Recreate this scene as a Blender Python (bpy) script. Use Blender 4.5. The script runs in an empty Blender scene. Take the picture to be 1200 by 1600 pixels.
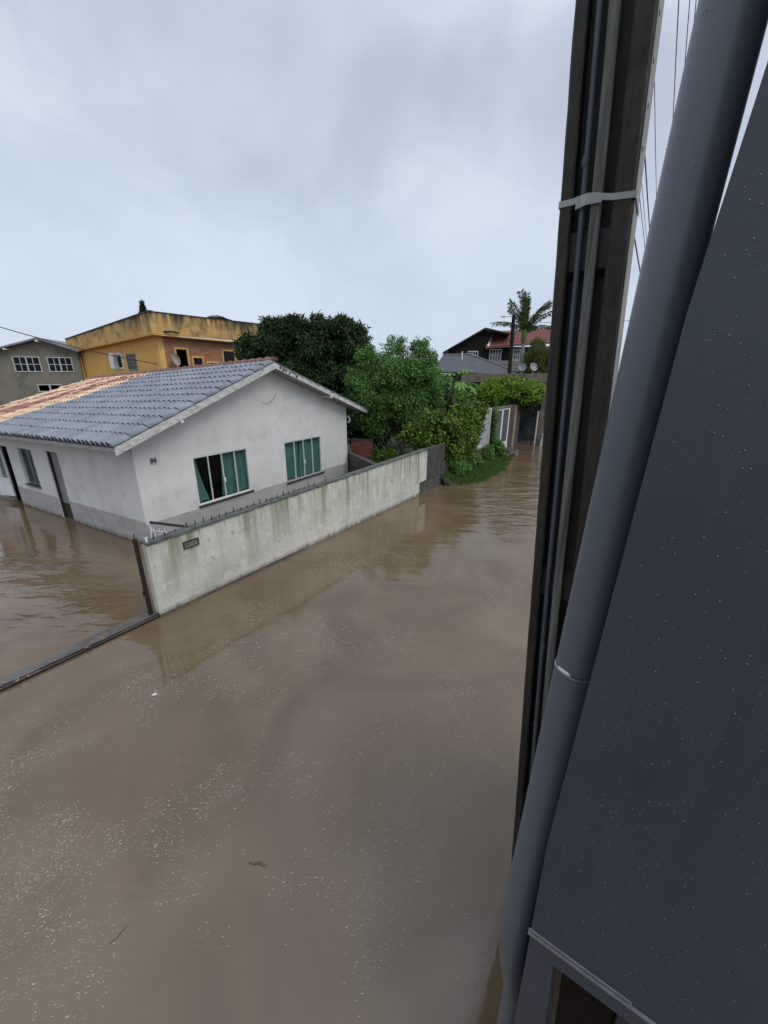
import bpy, bmesh, math, random
import numpy as np
from mathutils import Matrix, Vector
random.seed(7); rng = np.random.default_rng(7)
scene = bpy.context.scene
C = scene.collection
rad = math.radians

# ------------------------------------------------------------------ camera
CAM_H = 4.1
cd = bpy.data.cameras.new('camera'); cam = bpy.data.objects.new('camera', cd); C.objects.link(cam)
cd.sensor_fit = 'VERTICAL'; cd.sensor_height = 36.0; cd.lens = 607.9/1600*36.0
cd.clip_start = 0.02; cd.clip_end = 3000
pt, rl = .328, .004
fw = Vector((0, math.cos(pt), -math.sin(pt))); r0 = Vector((1, 0, 0)); u0 = r0.cross(fw)
rr = r0*math.cos(rl) + u0*math.sin(rl); uu = -r0*math.sin(rl) + u0*math.cos(rl)
cam.matrix_world = Matrix(((rr.x, uu.x, -fw.x, 0), (rr.y, uu.y, -fw.y, 0), (rr.z, uu.z, -fw.z, CAM_H), (0, 0, 0, 1)))
scene.camera = cam
scene.view_settings.view_transform = 'Standard'
scene.view_settings.look = 'None'
scene.view_settings.exposure = 0.0
scene.view_settings.gamma = 1.0
scene.view_settings.use_curve_mapping = False

# ------------------------------------------------------------------ overcast sky
SUN_EL, SUN_AZ = rad(58), rad(-20)
w = bpy.data.worlds.new('World'); scene.world = w; w.use_nodes = True
nt = w.node_tree; N = nt.nodes; Lk = nt.links; N.clear()
out = N.new('ShaderNodeOutputWorld')
sky = N.new('ShaderNodeTexSky'); sky.sky_type = 'NISHITA'; sky.sun_disc = False
sky.sun_elevation = SUN_EL; sky.sun_rotation = SUN_AZ
bg1 = N.new('ShaderNodeBackground'); bg1.inputs[1].default_value = 0.05
hs = N.new('ShaderNodeHueSaturation'); hs.inputs['Saturation'].default_value = .35
Lk.new(sky.outputs[0], hs.inputs['Color']); Lk.new(hs.outputs[0], bg1.inputs[0])
tc = N.new('ShaderNodeTexCoord')
mp = N.new('ShaderNodeMapping'); mp.inputs['Scale'].default_value = (1, 1, 1.35); mp.inputs['Location'].default_value = (.35, .2, .3)
n1 = N.new('ShaderNodeTexNoise'); n1.inputs['Scale'].default_value = 2.9; n1.inputs['Detail'].default_value = 7; n1.inputs['Roughness'].default_value = .47; n1.inputs['Distortion'].default_value = .35
Lk.new(tc.outputs['Generated'], mp.inputs[0]); Lk.new(mp.outputs[0], n1.inputs[0])
cr = N.new('ShaderNodeValToRGB')
cr.color_ramp.elements[0].position = .38; cr.color_ramp.elements[0].color = (.45, .522, .635, 1)
cr.color_ramp.elements[1].position = .64; cr.color_ramp.elements[1].color = (.68, .76, .87, 1)
e = cr.color_ramp.elements.new(.5); e.color = (.535, .615, .74, 1)
Lk.new(n1.outputs[0], cr.inputs[0])
# towards the horizon the layer evens out into flat blue-grey
sx = N.new('ShaderNodeSeparateXYZ'); Lk.new(tc.outputs['Generated'], sx.inputs[0])
mr = N.new('ShaderNodeMapRange'); mr.inputs['From Min'].default_value = 0.0; mr.inputs['From Max'].default_value = .42
Lk.new(sx.outputs['Z'], mr.inputs['Value'])
mx = N.new('ShaderNodeMixRGB'); mx.inputs[1].default_value = (.40, .505, .66, 1)
Lk.new(mr.outputs[0], mx.inputs[0]); Lk.new(cr.outputs[0], mx.inputs[2])
bg2 = N.new('ShaderNodeBackground'); Lk.new(mx.outputs[0], bg2.inputs[0])
zg = N.new('ShaderNodeMapRange'); zg.inputs['From Min'].default_value = .5; zg.inputs['From Max'].default_value = 1.0     # an overcast sky is brightest overhead
zg.inputs['To Min'].default_value = .82; zg.inputs['To Max'].default_value = 1.6; Lk.new(sx.outputs['Z'], zg.inputs['Value']); Lk.new(zg.outputs[0], bg2.inputs[1])
ad = N.new('ShaderNodeAddShader'); Lk.new(bg1.outputs[0], ad.inputs[0]); Lk.new(bg2.outputs[0], ad.inputs[1]); Lk.new(ad.outputs[0], out.inputs[0])
sl = bpy.data.lights.new('sun', 'SUN'); sl.energy = 1.5; sl.angle = rad(38); sl.color = (1, .97, .93)
so = bpy.data.objects.new('sun', sl); C.objects.link(so); so.location = (0, 0, 30)
sd = Vector((math.sin(SUN_AZ)*math.cos(SUN_EL), math.cos(SUN_AZ)*math.cos(SUN_EL), math.sin(SUN_EL)))
sd = Vector((.42, -.42, .80)).normalized()
so.rotation_euler = sd.to_track_quat('Z', 'Y').to_euler()
sky.sun_elevation = math.asin(sd.z); sky.sun_rotation = math.atan2(sd.x, sd.y)

# ------------------------------------------------------------------ materials
def mat(name, c1, c2=None, scale=3., rough=.7, bump=0., bscale=None, mid=(.35, .65), stretch=(1, 1, 1), detail=6, spec=.5,
        streak=None, grime=None, patch=None):
    m = bpy.data.materials.new(name); m.use_nodes = True
    t = m.node_tree; n = t.nodes; L = t.links
    b = n['Principled BSDF']; b.inputs['Roughness'].default_value = rough
    b.inputs['Specular IOR Level'].default_value = spec
    tcn = n.new('ShaderNodeTexCoord')
    def noise(sc, st=(1, 1, 1), det=6, lo=.4, hi=.6, ro=.6):
        mpn = n.new('ShaderNodeMapping'); mpn.inputs['Scale'].default_value = st
        L.new(tcn.outputs['Object'], mpn.inputs[0])
        q = n.new('ShaderNodeTexNoise'); q.inputs['Scale'].default_value = sc; q.inputs['Detail'].default_value = det; q.inputs['Roughness'].default_value = ro
        L.new(mpn.outputs[0], q.inputs[0])
        r = n.new('ShaderNodeMapRange'); r.inputs['From Min'].default_value = lo; r.inputs['From Max'].default_value = hi
        L.new(q.outputs[0], r.inputs['Value']); return r.outputs[0]
    def mix(fac, a, c):
        x = n.new('ShaderNodeMixRGB')
        L.new(fac, x.inputs[0])
        if isinstance(a, tuple): x.inputs[1].default_value = (*a, 1)
        else: L.new(a, x.inputs[1])
        x.inputs[2].default_value = (*c, 1); return x.outputs[0]
    col = mix(noise(scale, stretch, detail, *mid), tuple(c1), tuple(c2 or [v*.75 for v in c1]))
    def mul(a, c):
        x = n.new('ShaderNodeMath'); x.operation = 'MULTIPLY'; L.new(a, x.inputs[0])
        if isinstance(c, float): x.inputs[1].default_value = c
        else: L.new(c, x.inputs[1])
        return x.outputs[0]
    if patch:       # (colour, scale, lo, hi, amount)
        for (c, sc, lo, hi, am) in patch: col = mix(mul(noise(sc, (1, 1, 1), 5, lo, hi, .55), am), col, c)
    if streak:      # runs of dirt below the top edge: colour, scale, z0 (none), z1 (full), amount
        for (c, sc, z0, z1, am, lo, hi) in streak:
            s_ = noise(sc, (1, 1, .09), 4, lo, hi)
            sp = n.new('ShaderNodeSeparateXYZ'); L.new(tcn.outputs['Object'], sp.inputs[0])
            r = n.new('ShaderNodeMapRange'); r.inputs['From Min'].default_value = z0; r.inputs['From Max'].default_value = z1
            L.new(sp.outputs['Z'], r.inputs['Value'])
            col = mix(mul(mul(s_, r.outputs[0]), am), col, c)
    L.new(col, b.inputs['Base Color'])
    if bump:
        mpn = n.new('ShaderNodeMapping'); mpn.inputs['Scale'].default_value = stretch
        L.new(tcn.outputs['Object'], mpn.inputs[0])
        q = n.new('ShaderNodeTexNoise'); q.inputs['Scale'].default_value = bscale or scale*6; q.inputs['Detail'].default_value = 6
        L.new(mpn.outputs[0], q.inputs[0])
        bp = n.new('ShaderNodeBump'); bp.inputs['Strength'].default_value = bump; bp.inputs['Distance'].default_value = .02
        L.new(q.outputs[0], bp.inputs['Height']); L.new(bp.outputs[0], b.inputs['Normal'])
    return m

def leafmat(name, cols, rough=.45, trans=.25):
    m = bpy.data.materials.new(name); m.use_nodes = True
    t = m.node_tree; n = t.nodes; L = t.links; b = n['Principled BSDF']; o = n['Material Output']
    g = n.new('ShaderNodeNewGeometry'); r = n.new('ShaderNodeValToRGB')
    els = r.color_ramp.elements
    els[0].color = (*cols[0], 1); els[0].position = 0; els[1].color = (*cols[-1], 1); els[1].position = 1
    for i, c in enumerate(cols[1:-1]): x = els.new((i+1)/(len(cols)-1)); x.color = (*c, 1)
    L.new(g.outputs['Random Per Island'], r.inputs[0]); L.new(r.outputs[0], b.inputs['Base Color'])
    b.inputs['Roughness'].default_value = rough; b.inputs['Specular IOR Level'].default_value = .22
    tr = n.new('ShaderNodeBsdfTranslucent'); L.new(r.outputs[0], tr.inputs[0])
    mxs = n.new('ShaderNodeMixShader'); mxs.inputs[0].default_value = trans
    L.new(b.outputs[0], mxs.inputs[1]); L.new(tr.outputs[0], mxs.inputs[2]); L.new(mxs.outputs[0], o.inputs[0])
    return m

def glassmat(name, tint=(.75, .85, .82), refl=1.0):
    m = bpy.data.materials.new(name); m.use_nodes = True
    t = m.node_tree; n = t.nodes; L = t.links; n.remove(n['Principled BSDF']); o = n['Material Output']
    tr = n.new('ShaderNodeBsdfTransparent'); tr.inputs[0].default_value = (*tint, 1)
    gl = n.new('ShaderNodeBsdfGlossy'); gl.inputs['Roughness'].default_value = .02
    f = n.new('ShaderNodeFresnel'); f.inputs[0].default_value = 1.5
    mu = n.new('ShaderNodeMath'); mu.operation = 'MULTIPLY'; mu.inputs[1].default_value = refl; L.new(f.outputs[0], mu.inputs[0])
    gg = n.new('ShaderNodeNewGeometry'); iv0 = n.new('ShaderNodeMath'); iv0.operation = 'SUBTRACT'; iv0.inputs[0].default_value = 1.0; L.new(gg.outputs['Backfacing'], iv0.inputs[1])
    mb = n.new('ShaderNodeMath'); mb.operation = 'MULTIPLY'; L.new(mu.outputs[0], mb.inputs[0]); L.new(iv0.outputs[0], mb.inputs[1]); mu = mb   # no inner reflection off the far face
    x = n.new('ShaderNodeMixShader'); L.new(mu.outputs[0], x.inputs[0]); L.new(tr.outputs[0], x.inputs[1]); L.new(gl.outputs[0], x.inputs[2]); L.new(x.outputs[0], o.inputs[0])
    return m

def watermat():
    m = bpy.data.materials.new('muddy_flood_water'); m.use_nodes = True
    t = m.node_tree; n = t.nodes; L = t.links; b = n['Principled BSDF']
    tcn = n.new('ShaderNodeTexCoord')
    q = n.new('ShaderNodeTexNoise'); q.inputs['Scale'].default_value = .55; q.inputs['Detail'].default_value = 8; q.inputs['Distortion'].default_value = 1.1; L.new(tcn.outputs['Object'], q.inputs[0])
    r = n.new('ShaderNodeValToRGB'); r.color_ramp.elements[0].position = .35; r.color_ramp.elements[0].color = (.108, .071, .038, 1)
    r.color_ramp.elements[1].position = .68; r.color_ramp.elements[1].color = (.158, .112, .067, 1)
    L.new(q.outputs[0], r.inputs[0]); L.new(r.outputs[0], b.inputs['Base Color'])
    b.inputs['Roughness'].default_value = .07; b.inputs['IOR'].default_value = 1.56; b.inputs['Specular IOR Level'].default_value = .5
    # wind ripples, in patches
    mk = n.new('ShaderNodeTexNoise'); mk.inputs['Scale'].default_value = .16; mk.inputs['Detail'].default_value = 2; L.new(tcn.outputs['Object'], mk.inputs[0])
    mkr = n.new('ShaderNodeMapRange'); mkr.inputs['From Min'].default_value = .42; mkr.inputs['From Max'].default_value = .62; mkr.inputs['To Min'].default_value = .12; L.new(mk.outputs[0], mkr.inputs[0])
    sp = n.new('ShaderNodeSeparateXYZ'); L.new(tcn.outputs['Object'], sp.inputs[0])
    def gauss(cx, cy, rx, ry):
        out_ = []
        for ax, c_, r_ in (('X', cx, rx), ('Y', cy, ry)):
            a = n.new('ShaderNodeMath'); a.operation = 'SUBTRACT'; L.new(sp.outputs[ax], a.inputs[0]); a.inputs[1].default_value = c_
            d = n.new('ShaderNodeMath'); d.operation = 'DIVIDE'; L.new(a.outputs[0], d.inputs[0]); d.inputs[1].default_value = r_
            p = n.new('ShaderNodeMath'); p.operation = 'MULTIPLY'; L.new(d.outputs[0], p.inputs[0]); L.new(d.outputs[0], p.inputs[1]); out_.append(p.outputs[0])
        s = n.new('ShaderNodeMath'); s.operation = 'ADD'; L.new(out_[0], s.inputs[0]); L.new(out_[1], s.inputs[1])
        k = n.new('ShaderNodeMapRange'); k.inputs['From Min'].default_value = 1.3; k.inputs['From Max'].default_value = .25; L.new(s.outputs[0], k.inputs[0]); return k.outputs[0]
    g1 = gauss(5.2, 14.5, 3.4, 6.5); g2 = gauss(-7.6, 6.6, 2.6, 2.6); g3 = gauss(9.5, 21, 3, 8)
    a1 = n.new('ShaderNodeMath'); a1.operation = 'ADD'; L.new(g1, a1.inputs[0]); L.new(g2, a1.inputs[1])
    a3 = n.new('ShaderNodeMath'); a3.operation = 'ADD'; L.new(a1.outputs[0], a3.inputs[0]); L.new(g3, a3.inputs[1])
    a2 = n.new('ShaderNodeMath'); a2.operation = 'MULTIPLY_ADD'; L.new(mkr.outputs[0], a2.inputs[0]); a2.inputs[1].default_value = .22; L.new(a3.outputs[0], a2.inputs[2])
    def wave(scale, rot, st, det):
        mpn = n.new('ShaderNodeMapping'); mpn.inputs['Rotation'].default_value = (0, 0, rot); mpn.inputs['Scale'].default_value = st
        L.new(tcn.outputs['Object'], mpn.inputs[0])
        x = n.new('ShaderNodeTexNoise'); x.inputs['Scale'].default_value = scale; x.inputs['Detail'].default_value = det; x.inputs['Distortion'].default_value = .4
        L.new(mpn.outputs[0], x.inputs[0]); return x.outputs[0]
    w1 = wave(1.5, .25, (.5, 1.5, 1), 3); w2 = wave(7, -.2, (.8, 1.2, 1), 3)
    s1 = n.new('ShaderNodeMath'); s1.operation = 'MULTIPLY_ADD'; L.new(w2, s1.inputs[0]); s1.inputs[1].default_value = .12; L.new(w1, s1.inputs[2])
    hm = n.new('ShaderNodeMath'); hm.operation = 'MULTIPLY'; L.new(s1.outputs[0], hm.inputs[0]); L.new(a2.outputs[0], hm.inputs[1])
    w3 = wave(26, .7, (1, 1, 1), 2)
    h2 = n.new('ShaderNodeMath'); h2.operation = 'MULTIPLY_ADD'; L.new(w3, h2.inputs[0]); h2.inputs[1].default_value = .003; L.new(hm.outputs[0], h2.inputs[2])
    bp = n.new('ShaderNodeBump'); bp.inputs['Strength'].default_value = 1.0; bp.inputs['Distance'].default_value = .065
    L.new(h2.outputs[0], bp.inputs['Height']); L.new(bp.outputs[0], b.inputs['Normal'])
    return m

M = dict(
 water=watermat(),
 mud=mat('mud', (.10, .075, .05), (.07, .06, .035), 1.2, .9, .3),
 grass=leafmat('grass_blades', [(0.046, 0.111, 0.016), (0.072, 0.163, 0.023), (0.111, 0.215, 0.039), (0.143, 0.195, 0.058)], .6, .2),
 soil=mat('garden_soil', (.03, .04, .018), (.06, .055, .03), 1.5, .95, .4),
 white=mat('white_house_paint', (.66, .64, .615), (.58, .56, .535), 1.1, .75, .12, 40, patch=[((.42, .41, .41), 2.3, .55, .75, .6), ((.72, .71, .70), 1.6, .6, .75, .5)], streak=[((.38, .36, .34), 2.5, 1.1, .2, .6, .45, .7)]),
 plinth=mat('grey_plinth', (.40, .385, .385), (.33, .315, .31), 1.6, .7, .15, 30, patch=[((.25, .24, .23), 3, .55, .75, .6)], streak=[((.17, .13, .095), 6, .16, -.02, 1.3, .25, .55)]),
 panel=mat('stone_plinth_panel', (.42, .395, .375), (.33, .31, .295), 3, .6, .1, 30, patch=[((.48, .45, .43), 5, .5, .7, .5)], streak=[((.17, .13, .095), 6, .16, -.02, 1.3, .25, .55)]),
 fascia=mat('weathered_fascia', (.62, .61, .59), (.36, .355, .34), 4, .7, .2, 30, stretch=(1, 1, 3), patch=[((.05, .05, .05), 5, .62, .75, .8)]),
 soffit=mat('soffit_board', (.38, .37, .36), (.27, .26, .25), 2, .8, patch=[((.08, .08, .07), 3, .62, .75, .6)]),
 tile=mat('grey_painted_tile', (.20, .22, .255), (.15, .165, .195), 1.6, .27, .05, 30, mid=(.3, .7), patch=[((.26, .285, .32), 4, .5, .75, .3), ((.07, .075, .085), 7, .64, .78, .35)]),
 cream=mat('sunbleached_tile', (.72, .53, .35), (.52, .33, .19), 4, .55, .15, 30, patch=[((.24, .10, .07), 6, .55, .7, .6)]),
 purple=mat('faded_red_tile', (.19, .06, .05), (.34, .14, .10), 4, .5, .15, 30, patch=[((.34, .2, .12), 6, .6, .75, .6)]),
 ridge=mat('terracotta_ridge', (.36, .085, .055), (.22, .06, .045), 5, .6, .2, 30),
 mortar=mat('mortar', (.50, .45, .42), (.36, .31, .29), 6, .85, .2),
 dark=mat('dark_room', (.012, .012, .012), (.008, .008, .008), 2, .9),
 sash=mat('white_sash_frame', (.74, .74, .74), (.62, .62, .62), 3, .35),
 alu=mat('aluminium_frame', (.50, .51, .52), (.42, .43, .44), 3, .35),
 glass=glassmat('window_glass', (.84, .93, .91), .95),
 sill=mat('black_stone_sill', (.025, .026, .028), (.04, .04, .042), 6, .3),
 curtain=mat('teal_curtain', (.13, .225, .21), (.095, .175, .165), 2, .8),
 doorgrey=mat('old_grey_door', (.25, .255, .26), (.17, .175, .18), 2, .6, .1),
 rot=mat('rotten_dark_board', (.035, .024, .018), (.015, .012, .01), 3, .6),
 whitepaint=mat('white_metal_paint', (.72, .72, .73), (.60, .60, .61), 5, .45, patch=[((.4, .38, .34), 5, .62, .75, .4)]),
 wallp=mat('mossy_white_wall', (.60, .585, .51), (.48, .47, .405), 1.4, .85, .35, 25,
     patch=[((.34, .35, .28), 1.6, .48, .72, .6), ((.68, .67, .63), 4.6, .55, .63, .55), ((.30, .30, .26), 9, .56, .70, .5), ((.17, .20, .08), 5, .62, .72, .8)],
     streak=[((.25, .255, .16), 4.2, .1, 1.45, 1.1, .45, .66), ((.10, .10, .065), 9, .9, 1.55, .85, .52, .68), ((.20, .16, .12), 5, .14, 0.0, 1.4, .25, .6)]),
 coping=mat('dirty_coping', (.05, .052, .045), (.12, .12, .11), 5, .9, .5, 25),
 concdark=mat('wet_dark_render', (.036, .032, .028), (.075, .068, .061), 3, .7, .5, 18),
 block=mat('concrete_block', (.06, .056, .05), (.09, .085, .08), 6, .9, .6, 25),
 rust=mat('rusty_black_steel', (.010, .008, .007), (.028, .014, .009), 8, .6, .2),
 black=mat('black_metal', (.015, .015, .016), (.03, .03, .03), 5, .4),
 wetconc=mat('wet_concrete_sill', (.052, .048, .046), (.12, .105, .09), 2.5, .3, .25, 20, patch=[((.16, .11, .065), 4, .55, .7, .7)]),
 pole=mat('stained_concrete_pole', (.021, .0165, .011), (.050, .041, .029), 2.6, .65, .45, 30, stretch=(1.5, 1.5, .35), patch=[((.009, .008, .006), 3, .5, .7, .7)]),
 strap=mat('galvanised_strap', (.46, .46, .45), (.36, .36, .35), 12, .45),
 bluec=mat('blue_grey_conduit', (.10, .115, .14), (.075, .088, .11), 3, .5, .1),
 greyc=mat('weathered_grey_conduit', (.22, .22, .20), (.07, .07, .062), 14, .8, .6, 22, stretch=(3, 3, .12)),
 pipe=mat('grey_pvc_pipe', (.112, .127, .150), (.098, .112, .133), 2.2, .36, .03, 200, patch=[((.14, .155, .175), 6, .6, .72, .35), ((.07, .08, .095), 3, .58, .75, .4)]),
 caulk=mat('pale_sealant', (.72, .71, .66), (.60, .59, .55), 10, .6),
 nwall=mat('charcoal_textured_paint', (.043, .052, .066), (.034, .042, .053), 1.3, .5, .09, 380, patch=[((.056, .066, .08), 1.0, .5, .75, .6), ((.028, .034, .043), 3.5, .55, .75, .6), ((.06, .068, .08), 22, .62, .72, .35)], streak=[((.065, .074, .088), 5, 2.4, 3.2, .45, .52, .68), ((.026, .032, .04), 9, 2.5, 3.4, .5, .55, .7)]),
 nwallwet=mat('charcoal_smooth_paint', (.046, .055, .068), (.038, .046, .058), 2, .5, .2, 120),
 yellow=mat('ochre_wall_paint', (.70, .41, .11), (.62, .35, .095), 1.2, .8, .1, patch=[((.42, .23, .07), 1.5, .55, .75, .6)]),
 parapet=mat('stained_ochre_parapet', (.62, .395, .135), (.45, .27, .085), 1.4, .85, .2, 12,
     patch=[((.17, .11, .05), 1.6, .50, .66, .8)], streak=[((.05, .04, .025), 1.8, 6.2, 7.3, 1.25, .40, .62), ((.03, .028, .022), 5, 6.75, 7.35, 1.2, .40, .58)]),
 brownwall=mat('brown_tiled_facade', (.26, .11, .055), (.36, .18, .09), 2.2, .8, .2, 10, stretch=(1, 1, 3)),
 dkedge=mat('black_mould_edge', (.03, .03, .03), (.06, .055, .05), 3, .9),
 greyb=mat('grey_render', (.15, .14, .11), (.20, .185, .145), .8, .85, .2, 15, patch=[((.06, .06, .055), 1.0, .52, .7, .7)]),
 asb=mat('fibre_cement_roof', (.22, .23, .25), (.13, .14, .15), 3, .7),
 greyroof=mat('dark_grey_roof', (.075, .08, .092), (.055, .06, .07), 1.2, .6, .2, 10),
 blackwood=mat('black_stained_boards', (.010, .0085, .008), (.018, .015, .014), 3, .8, .3, spec=.2),
 redtile=mat('red_clay_tiles', (.33, .12, .085), (.20, .075, .06), 6, .6, .2),
 beige=mat('beige_stained_band', (.27, .21, .15), (.15, .115, .085), 3, .85, .2, streak=[((.12, .09, .065), 4, 3.7, 4.5, .7, .4, .65)]),
 redbrick=mat('red_brick', (.26, .075, .045), (.18, .055, .035), 6, .85, .3),
 dish=mat('grey_dish', (.17, .18, .21), (.13, .14, .16), 4, .5),
 bark=mat('bark', (.06, .05, .035), (.10, .085, .06), 6, .9, .6),
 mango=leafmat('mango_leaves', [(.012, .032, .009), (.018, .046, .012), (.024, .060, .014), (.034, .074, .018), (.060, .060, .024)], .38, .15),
 light=leafmat('light_tree_leaves', [(0.048, 0.118, 0.030), (0.085, 0.194, 0.044), (0.133, 0.281, 0.061), (0.217, 0.368, 0.086)], .45, .28),
 vine=leafmat('vine_leaves', [(0.036, 0.081, 0.013), (0.073, 0.151, 0.019), (0.121, 0.216, 0.027), (0.206, 0.292, 0.049)], .4, .14),
 hedge=leafmat('hedge_leaves', [(0.043, 0.115, 0.018), (0.086, 0.192, 0.023), (0.172, 0.307, 0.026), (0.301, 0.422, 0.038)], .4, .12),
 shrub=leafmat('olive_leaves', [(0.063, 0.084, 0.025), (0.110, 0.133, 0.039), (0.172, 0.182, 0.056)], .5, .25),
 palm=leafmat('palm_leaflets', [(0.039, 0.078, 0.024), (0.089, 0.140, 0.039), (0.157, 0.211, 0.062)], .4, .2),
 conifer=leafmat('conifer_needles', [(.012, .03, .012), (.025, .05, .02)], .6, .1),
 foam=mat('foam_fleck', (.42, .36, .29), (.27, .23, .18), 5, .8),
 drop=mat('rain_bead', (.13, .145, .165), (.10, .115, .13), 5, .08, spec=1.0),
 twig=mat('wet_twig', (.05, .035, .022), (.16, .13, .10), 20, .6),
 cable=mat('black_cable', (.015, .016, .02), (.02, .02, .022), 3, .6),
)
for k in ('tile', 'cream', 'purple', 'ridge'):      # object-space noise would repeat on shared tiles: use the place of each tile as well
    t = M[k].node_tree; b = t.nodes['Principled BSDF']
    oi = t.nodes.new('ShaderNodeObjectInfo'); h = t.nodes.new('ShaderNodeHueSaturation')
    gm = t.nodes.new('ShaderNodeNewGeometry'); nz = t.nodes.new('ShaderNodeTexNoise'); nz.inputs['Scale'].default_value = 1.3; nz.inputs['Detail'].default_value = 5
    t.links.new(gm.outputs['Position'], nz.inputs[0])
    a = t.nodes.new('ShaderNodeMath'); a.operation = 'ADD'; t.links.new(oi.outputs['Random'], a.inputs[0])
    s2 = t.nodes.new('ShaderNodeMath'); s2.operation = 'MULTIPLY'; s2.inputs[1].default_value = 3.0; t.links.new(nz.outputs[0], s2.inputs[0]); t.links.new(s2.outputs[0], a.inputs[1])
    r = t.nodes.new('ShaderNodeMapRange'); r.inputs['From Min'].default_value = 1.0; r.inputs['From Max'].default_value = 3.0; r.inputs['To Min'].default_value = .72; r.inputs['To Max'].default_value = 1.28
    t.links.new(a.outputs[0], r.inputs[0])
    src = b.inputs['Base Color'].links[0].from_socket
    t.links.new(src, h.inputs['Color']); t.links.new(r.outputs[0], h.inputs['Value']); t.links.new(h.outputs[0], b.inputs['Base Color'])

# ------------------------------------------------------------------ geometry helpers
class G:
    def __init__(s): s.v = []; s.f = []
    def add(s, vs, fs):
        k = len(s.v); s.v += [tuple(p) for p in vs]; s.f += [tuple(i+k for i in f) for f in fs]; return s
    def hexa(s, p):            # 8 points: bottom ring 0-3, top ring 4-7
        return s.add(p, [(3, 2, 1, 0), (4, 5, 6, 7), (0, 1, 5, 4), (1, 2, 6, 5), (2, 3, 7, 6), (3, 0, 4, 7)])
    def box(s, x0, x1, y0, y1, z0, z1):
        return s.hexa([(x0, y0, z0), (x1, y0, z0), (x1, y1, z0), (x0, y1, z0), (x0, y0, z1), (x1, y0, z1), (x1, y1, z1), (x0, y1, z1)])
    def tube(s, pts, rad_, n=8, caps=True):
        pts = [Vector(p) for p in pts]
        if not hasattr(rad_, '__len__'): rad_ = [rad_]*len(pts)
        k = len(s.v); up = None
        for i, p in enumerate(pts):
            d = (pts[min(i+1, len(pts)-1)] - pts[max(i-1, 0)]).normalized()
            if up is None: up = d.orthogonal().normalized()
            a = (up - d*up.dot(d)).normalized(); up = a; b = d.cross(a)
            for j in range(n):
                q = 2*math.pi*j/n; s.v.append(tuple(p + (a*math.cos(q) + b*math.sin(q))*rad_[i]))
        for i in range(len(pts)-1):
            for j in range(n):
                s.f.append((k+i*n+j, k+i*n+(j+1) % n, k+(i+1)*n+(j+1) % n, k+(i+1)*n+j))
        if caps:       # caps keep their own vertices so that they do not bend the shading of the sides
            a_ = s.v[k:k+n]; b_ = s.v[-n:]; q = len(s.v); s.v += a_ + b_
            s.f.append(tuple(q+j for j in range(n))[::-1]); s.f.append(tuple(q+n+j for j in range(n)))
        return s
    def map(s, fn): s.v = [tuple(fn(*p)) for p in s.v]; return s

def obj(name, g, m, parent=None, smooth=False, bevel=0):
    me = bpy.data.meshes.new(name); me.from_pydata(g.v, [], g.f)
    if m is not None: me.materials.append(m)
    if smooth: me.polygons.foreach_set('use_smooth', [len(f_) < 5 for f_ in g.f])
    o = bpy.data.objects.new(name, me); C.objects.link(o)
    if parent is not None: o.parent = parent
    if bevel:
        b = o.modifiers.new('bevel', 'BEVEL'); b.width = bevel; b.segments = 2; b.limit_method = 'ANGLE'
    return o
def mesh_np(name, v, f, m, parent=None, k=3):
    me = bpy.data.meshes.new(name); nf = len(f)
    me.vertices.add(len(v)); me.vertices.foreach_set('co', np.asarray(v, np.float32).ravel())
    me.loops.add(nf*k); me.loops.foreach_set('vertex_index', np.asarray(f, np.int32).ravel())
    me.polygons.add(nf); me.polygons.foreach_set('loop_start', np.arange(0, nf*k, k, dtype=np.int32))
    me.update(calc_edges=True); me.validate()
    me.materials.append(m); o = bpy.data.objects.new(name, me); C.objects.link(o)
    if parent is not None: o.parent = parent
    return o
def thing(name, label, cat, loc=(0, 0, 0), rz=0, group=None):
    o = bpy.data.objects.new(name, None); C.objects.link(o); o.location = loc; o.rotation_euler = (0, 0, rz)
    o.empty_display_size = .2; tag(o, label, cat, group); return o
def tag(o, label, cat, group=None):
    o['label'] = label; o['category'] = cat
    if group: o['group'] = group
    return o
def az(a): return math.pi/2 - a       # compass angle (from +Y towards +X) of the local x axis -> rotation about z
def inst(src, parent, mtx=None, loc=None):
    c = src.copy(); C.objects.link(c); c.parent = parent
    if mtx is not None: c.matrix_local = mtx
    if loc is not None: c.location = loc
    return c
IDX = lambda u, w_, z: (u, w_, z)      # wall along local x, depth into +y
IDY = lambda u, w_, z: (w_, u, z)      # wall along local y, depth into +x
def wall(parent, m, u0, u1, z0, top, th, holes=(), Mp=IDX, w0=0., name='wall', breaks=()):
    topf = top if callable(top) else (lambda u: top)
    us = sorted({u0, u1, *[h[0] for h in holes], *[h[1] for h in holes], *breaks}); g = G()
    for a, b in zip(us, us[1:]):
        hs_ = sorted([(h[2], h[3]) for h in holes if h[0] <= a+1e-6 and h[1] >= b-1e-6])
        lo = z0
        for (c, d) in hs_ + [(None, None)]:
            ta, tb = (topf(a+1e-7), topf(b-1e-7)) if c is None else (c, c)
            if max(ta, tb) > lo + 1e-5:
                g.hexa([Mp(a, w0, lo), Mp(b, w0, lo), Mp(b, w0+th, lo), Mp(a, w0+th, lo), Mp(a, w0, ta), Mp(b, w0, tb), Mp(b, w0+th, tb), Mp(a, w0+th, ta)])
            if c is None: break
            lo = d
    return obj(name, g, m, parent)
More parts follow.
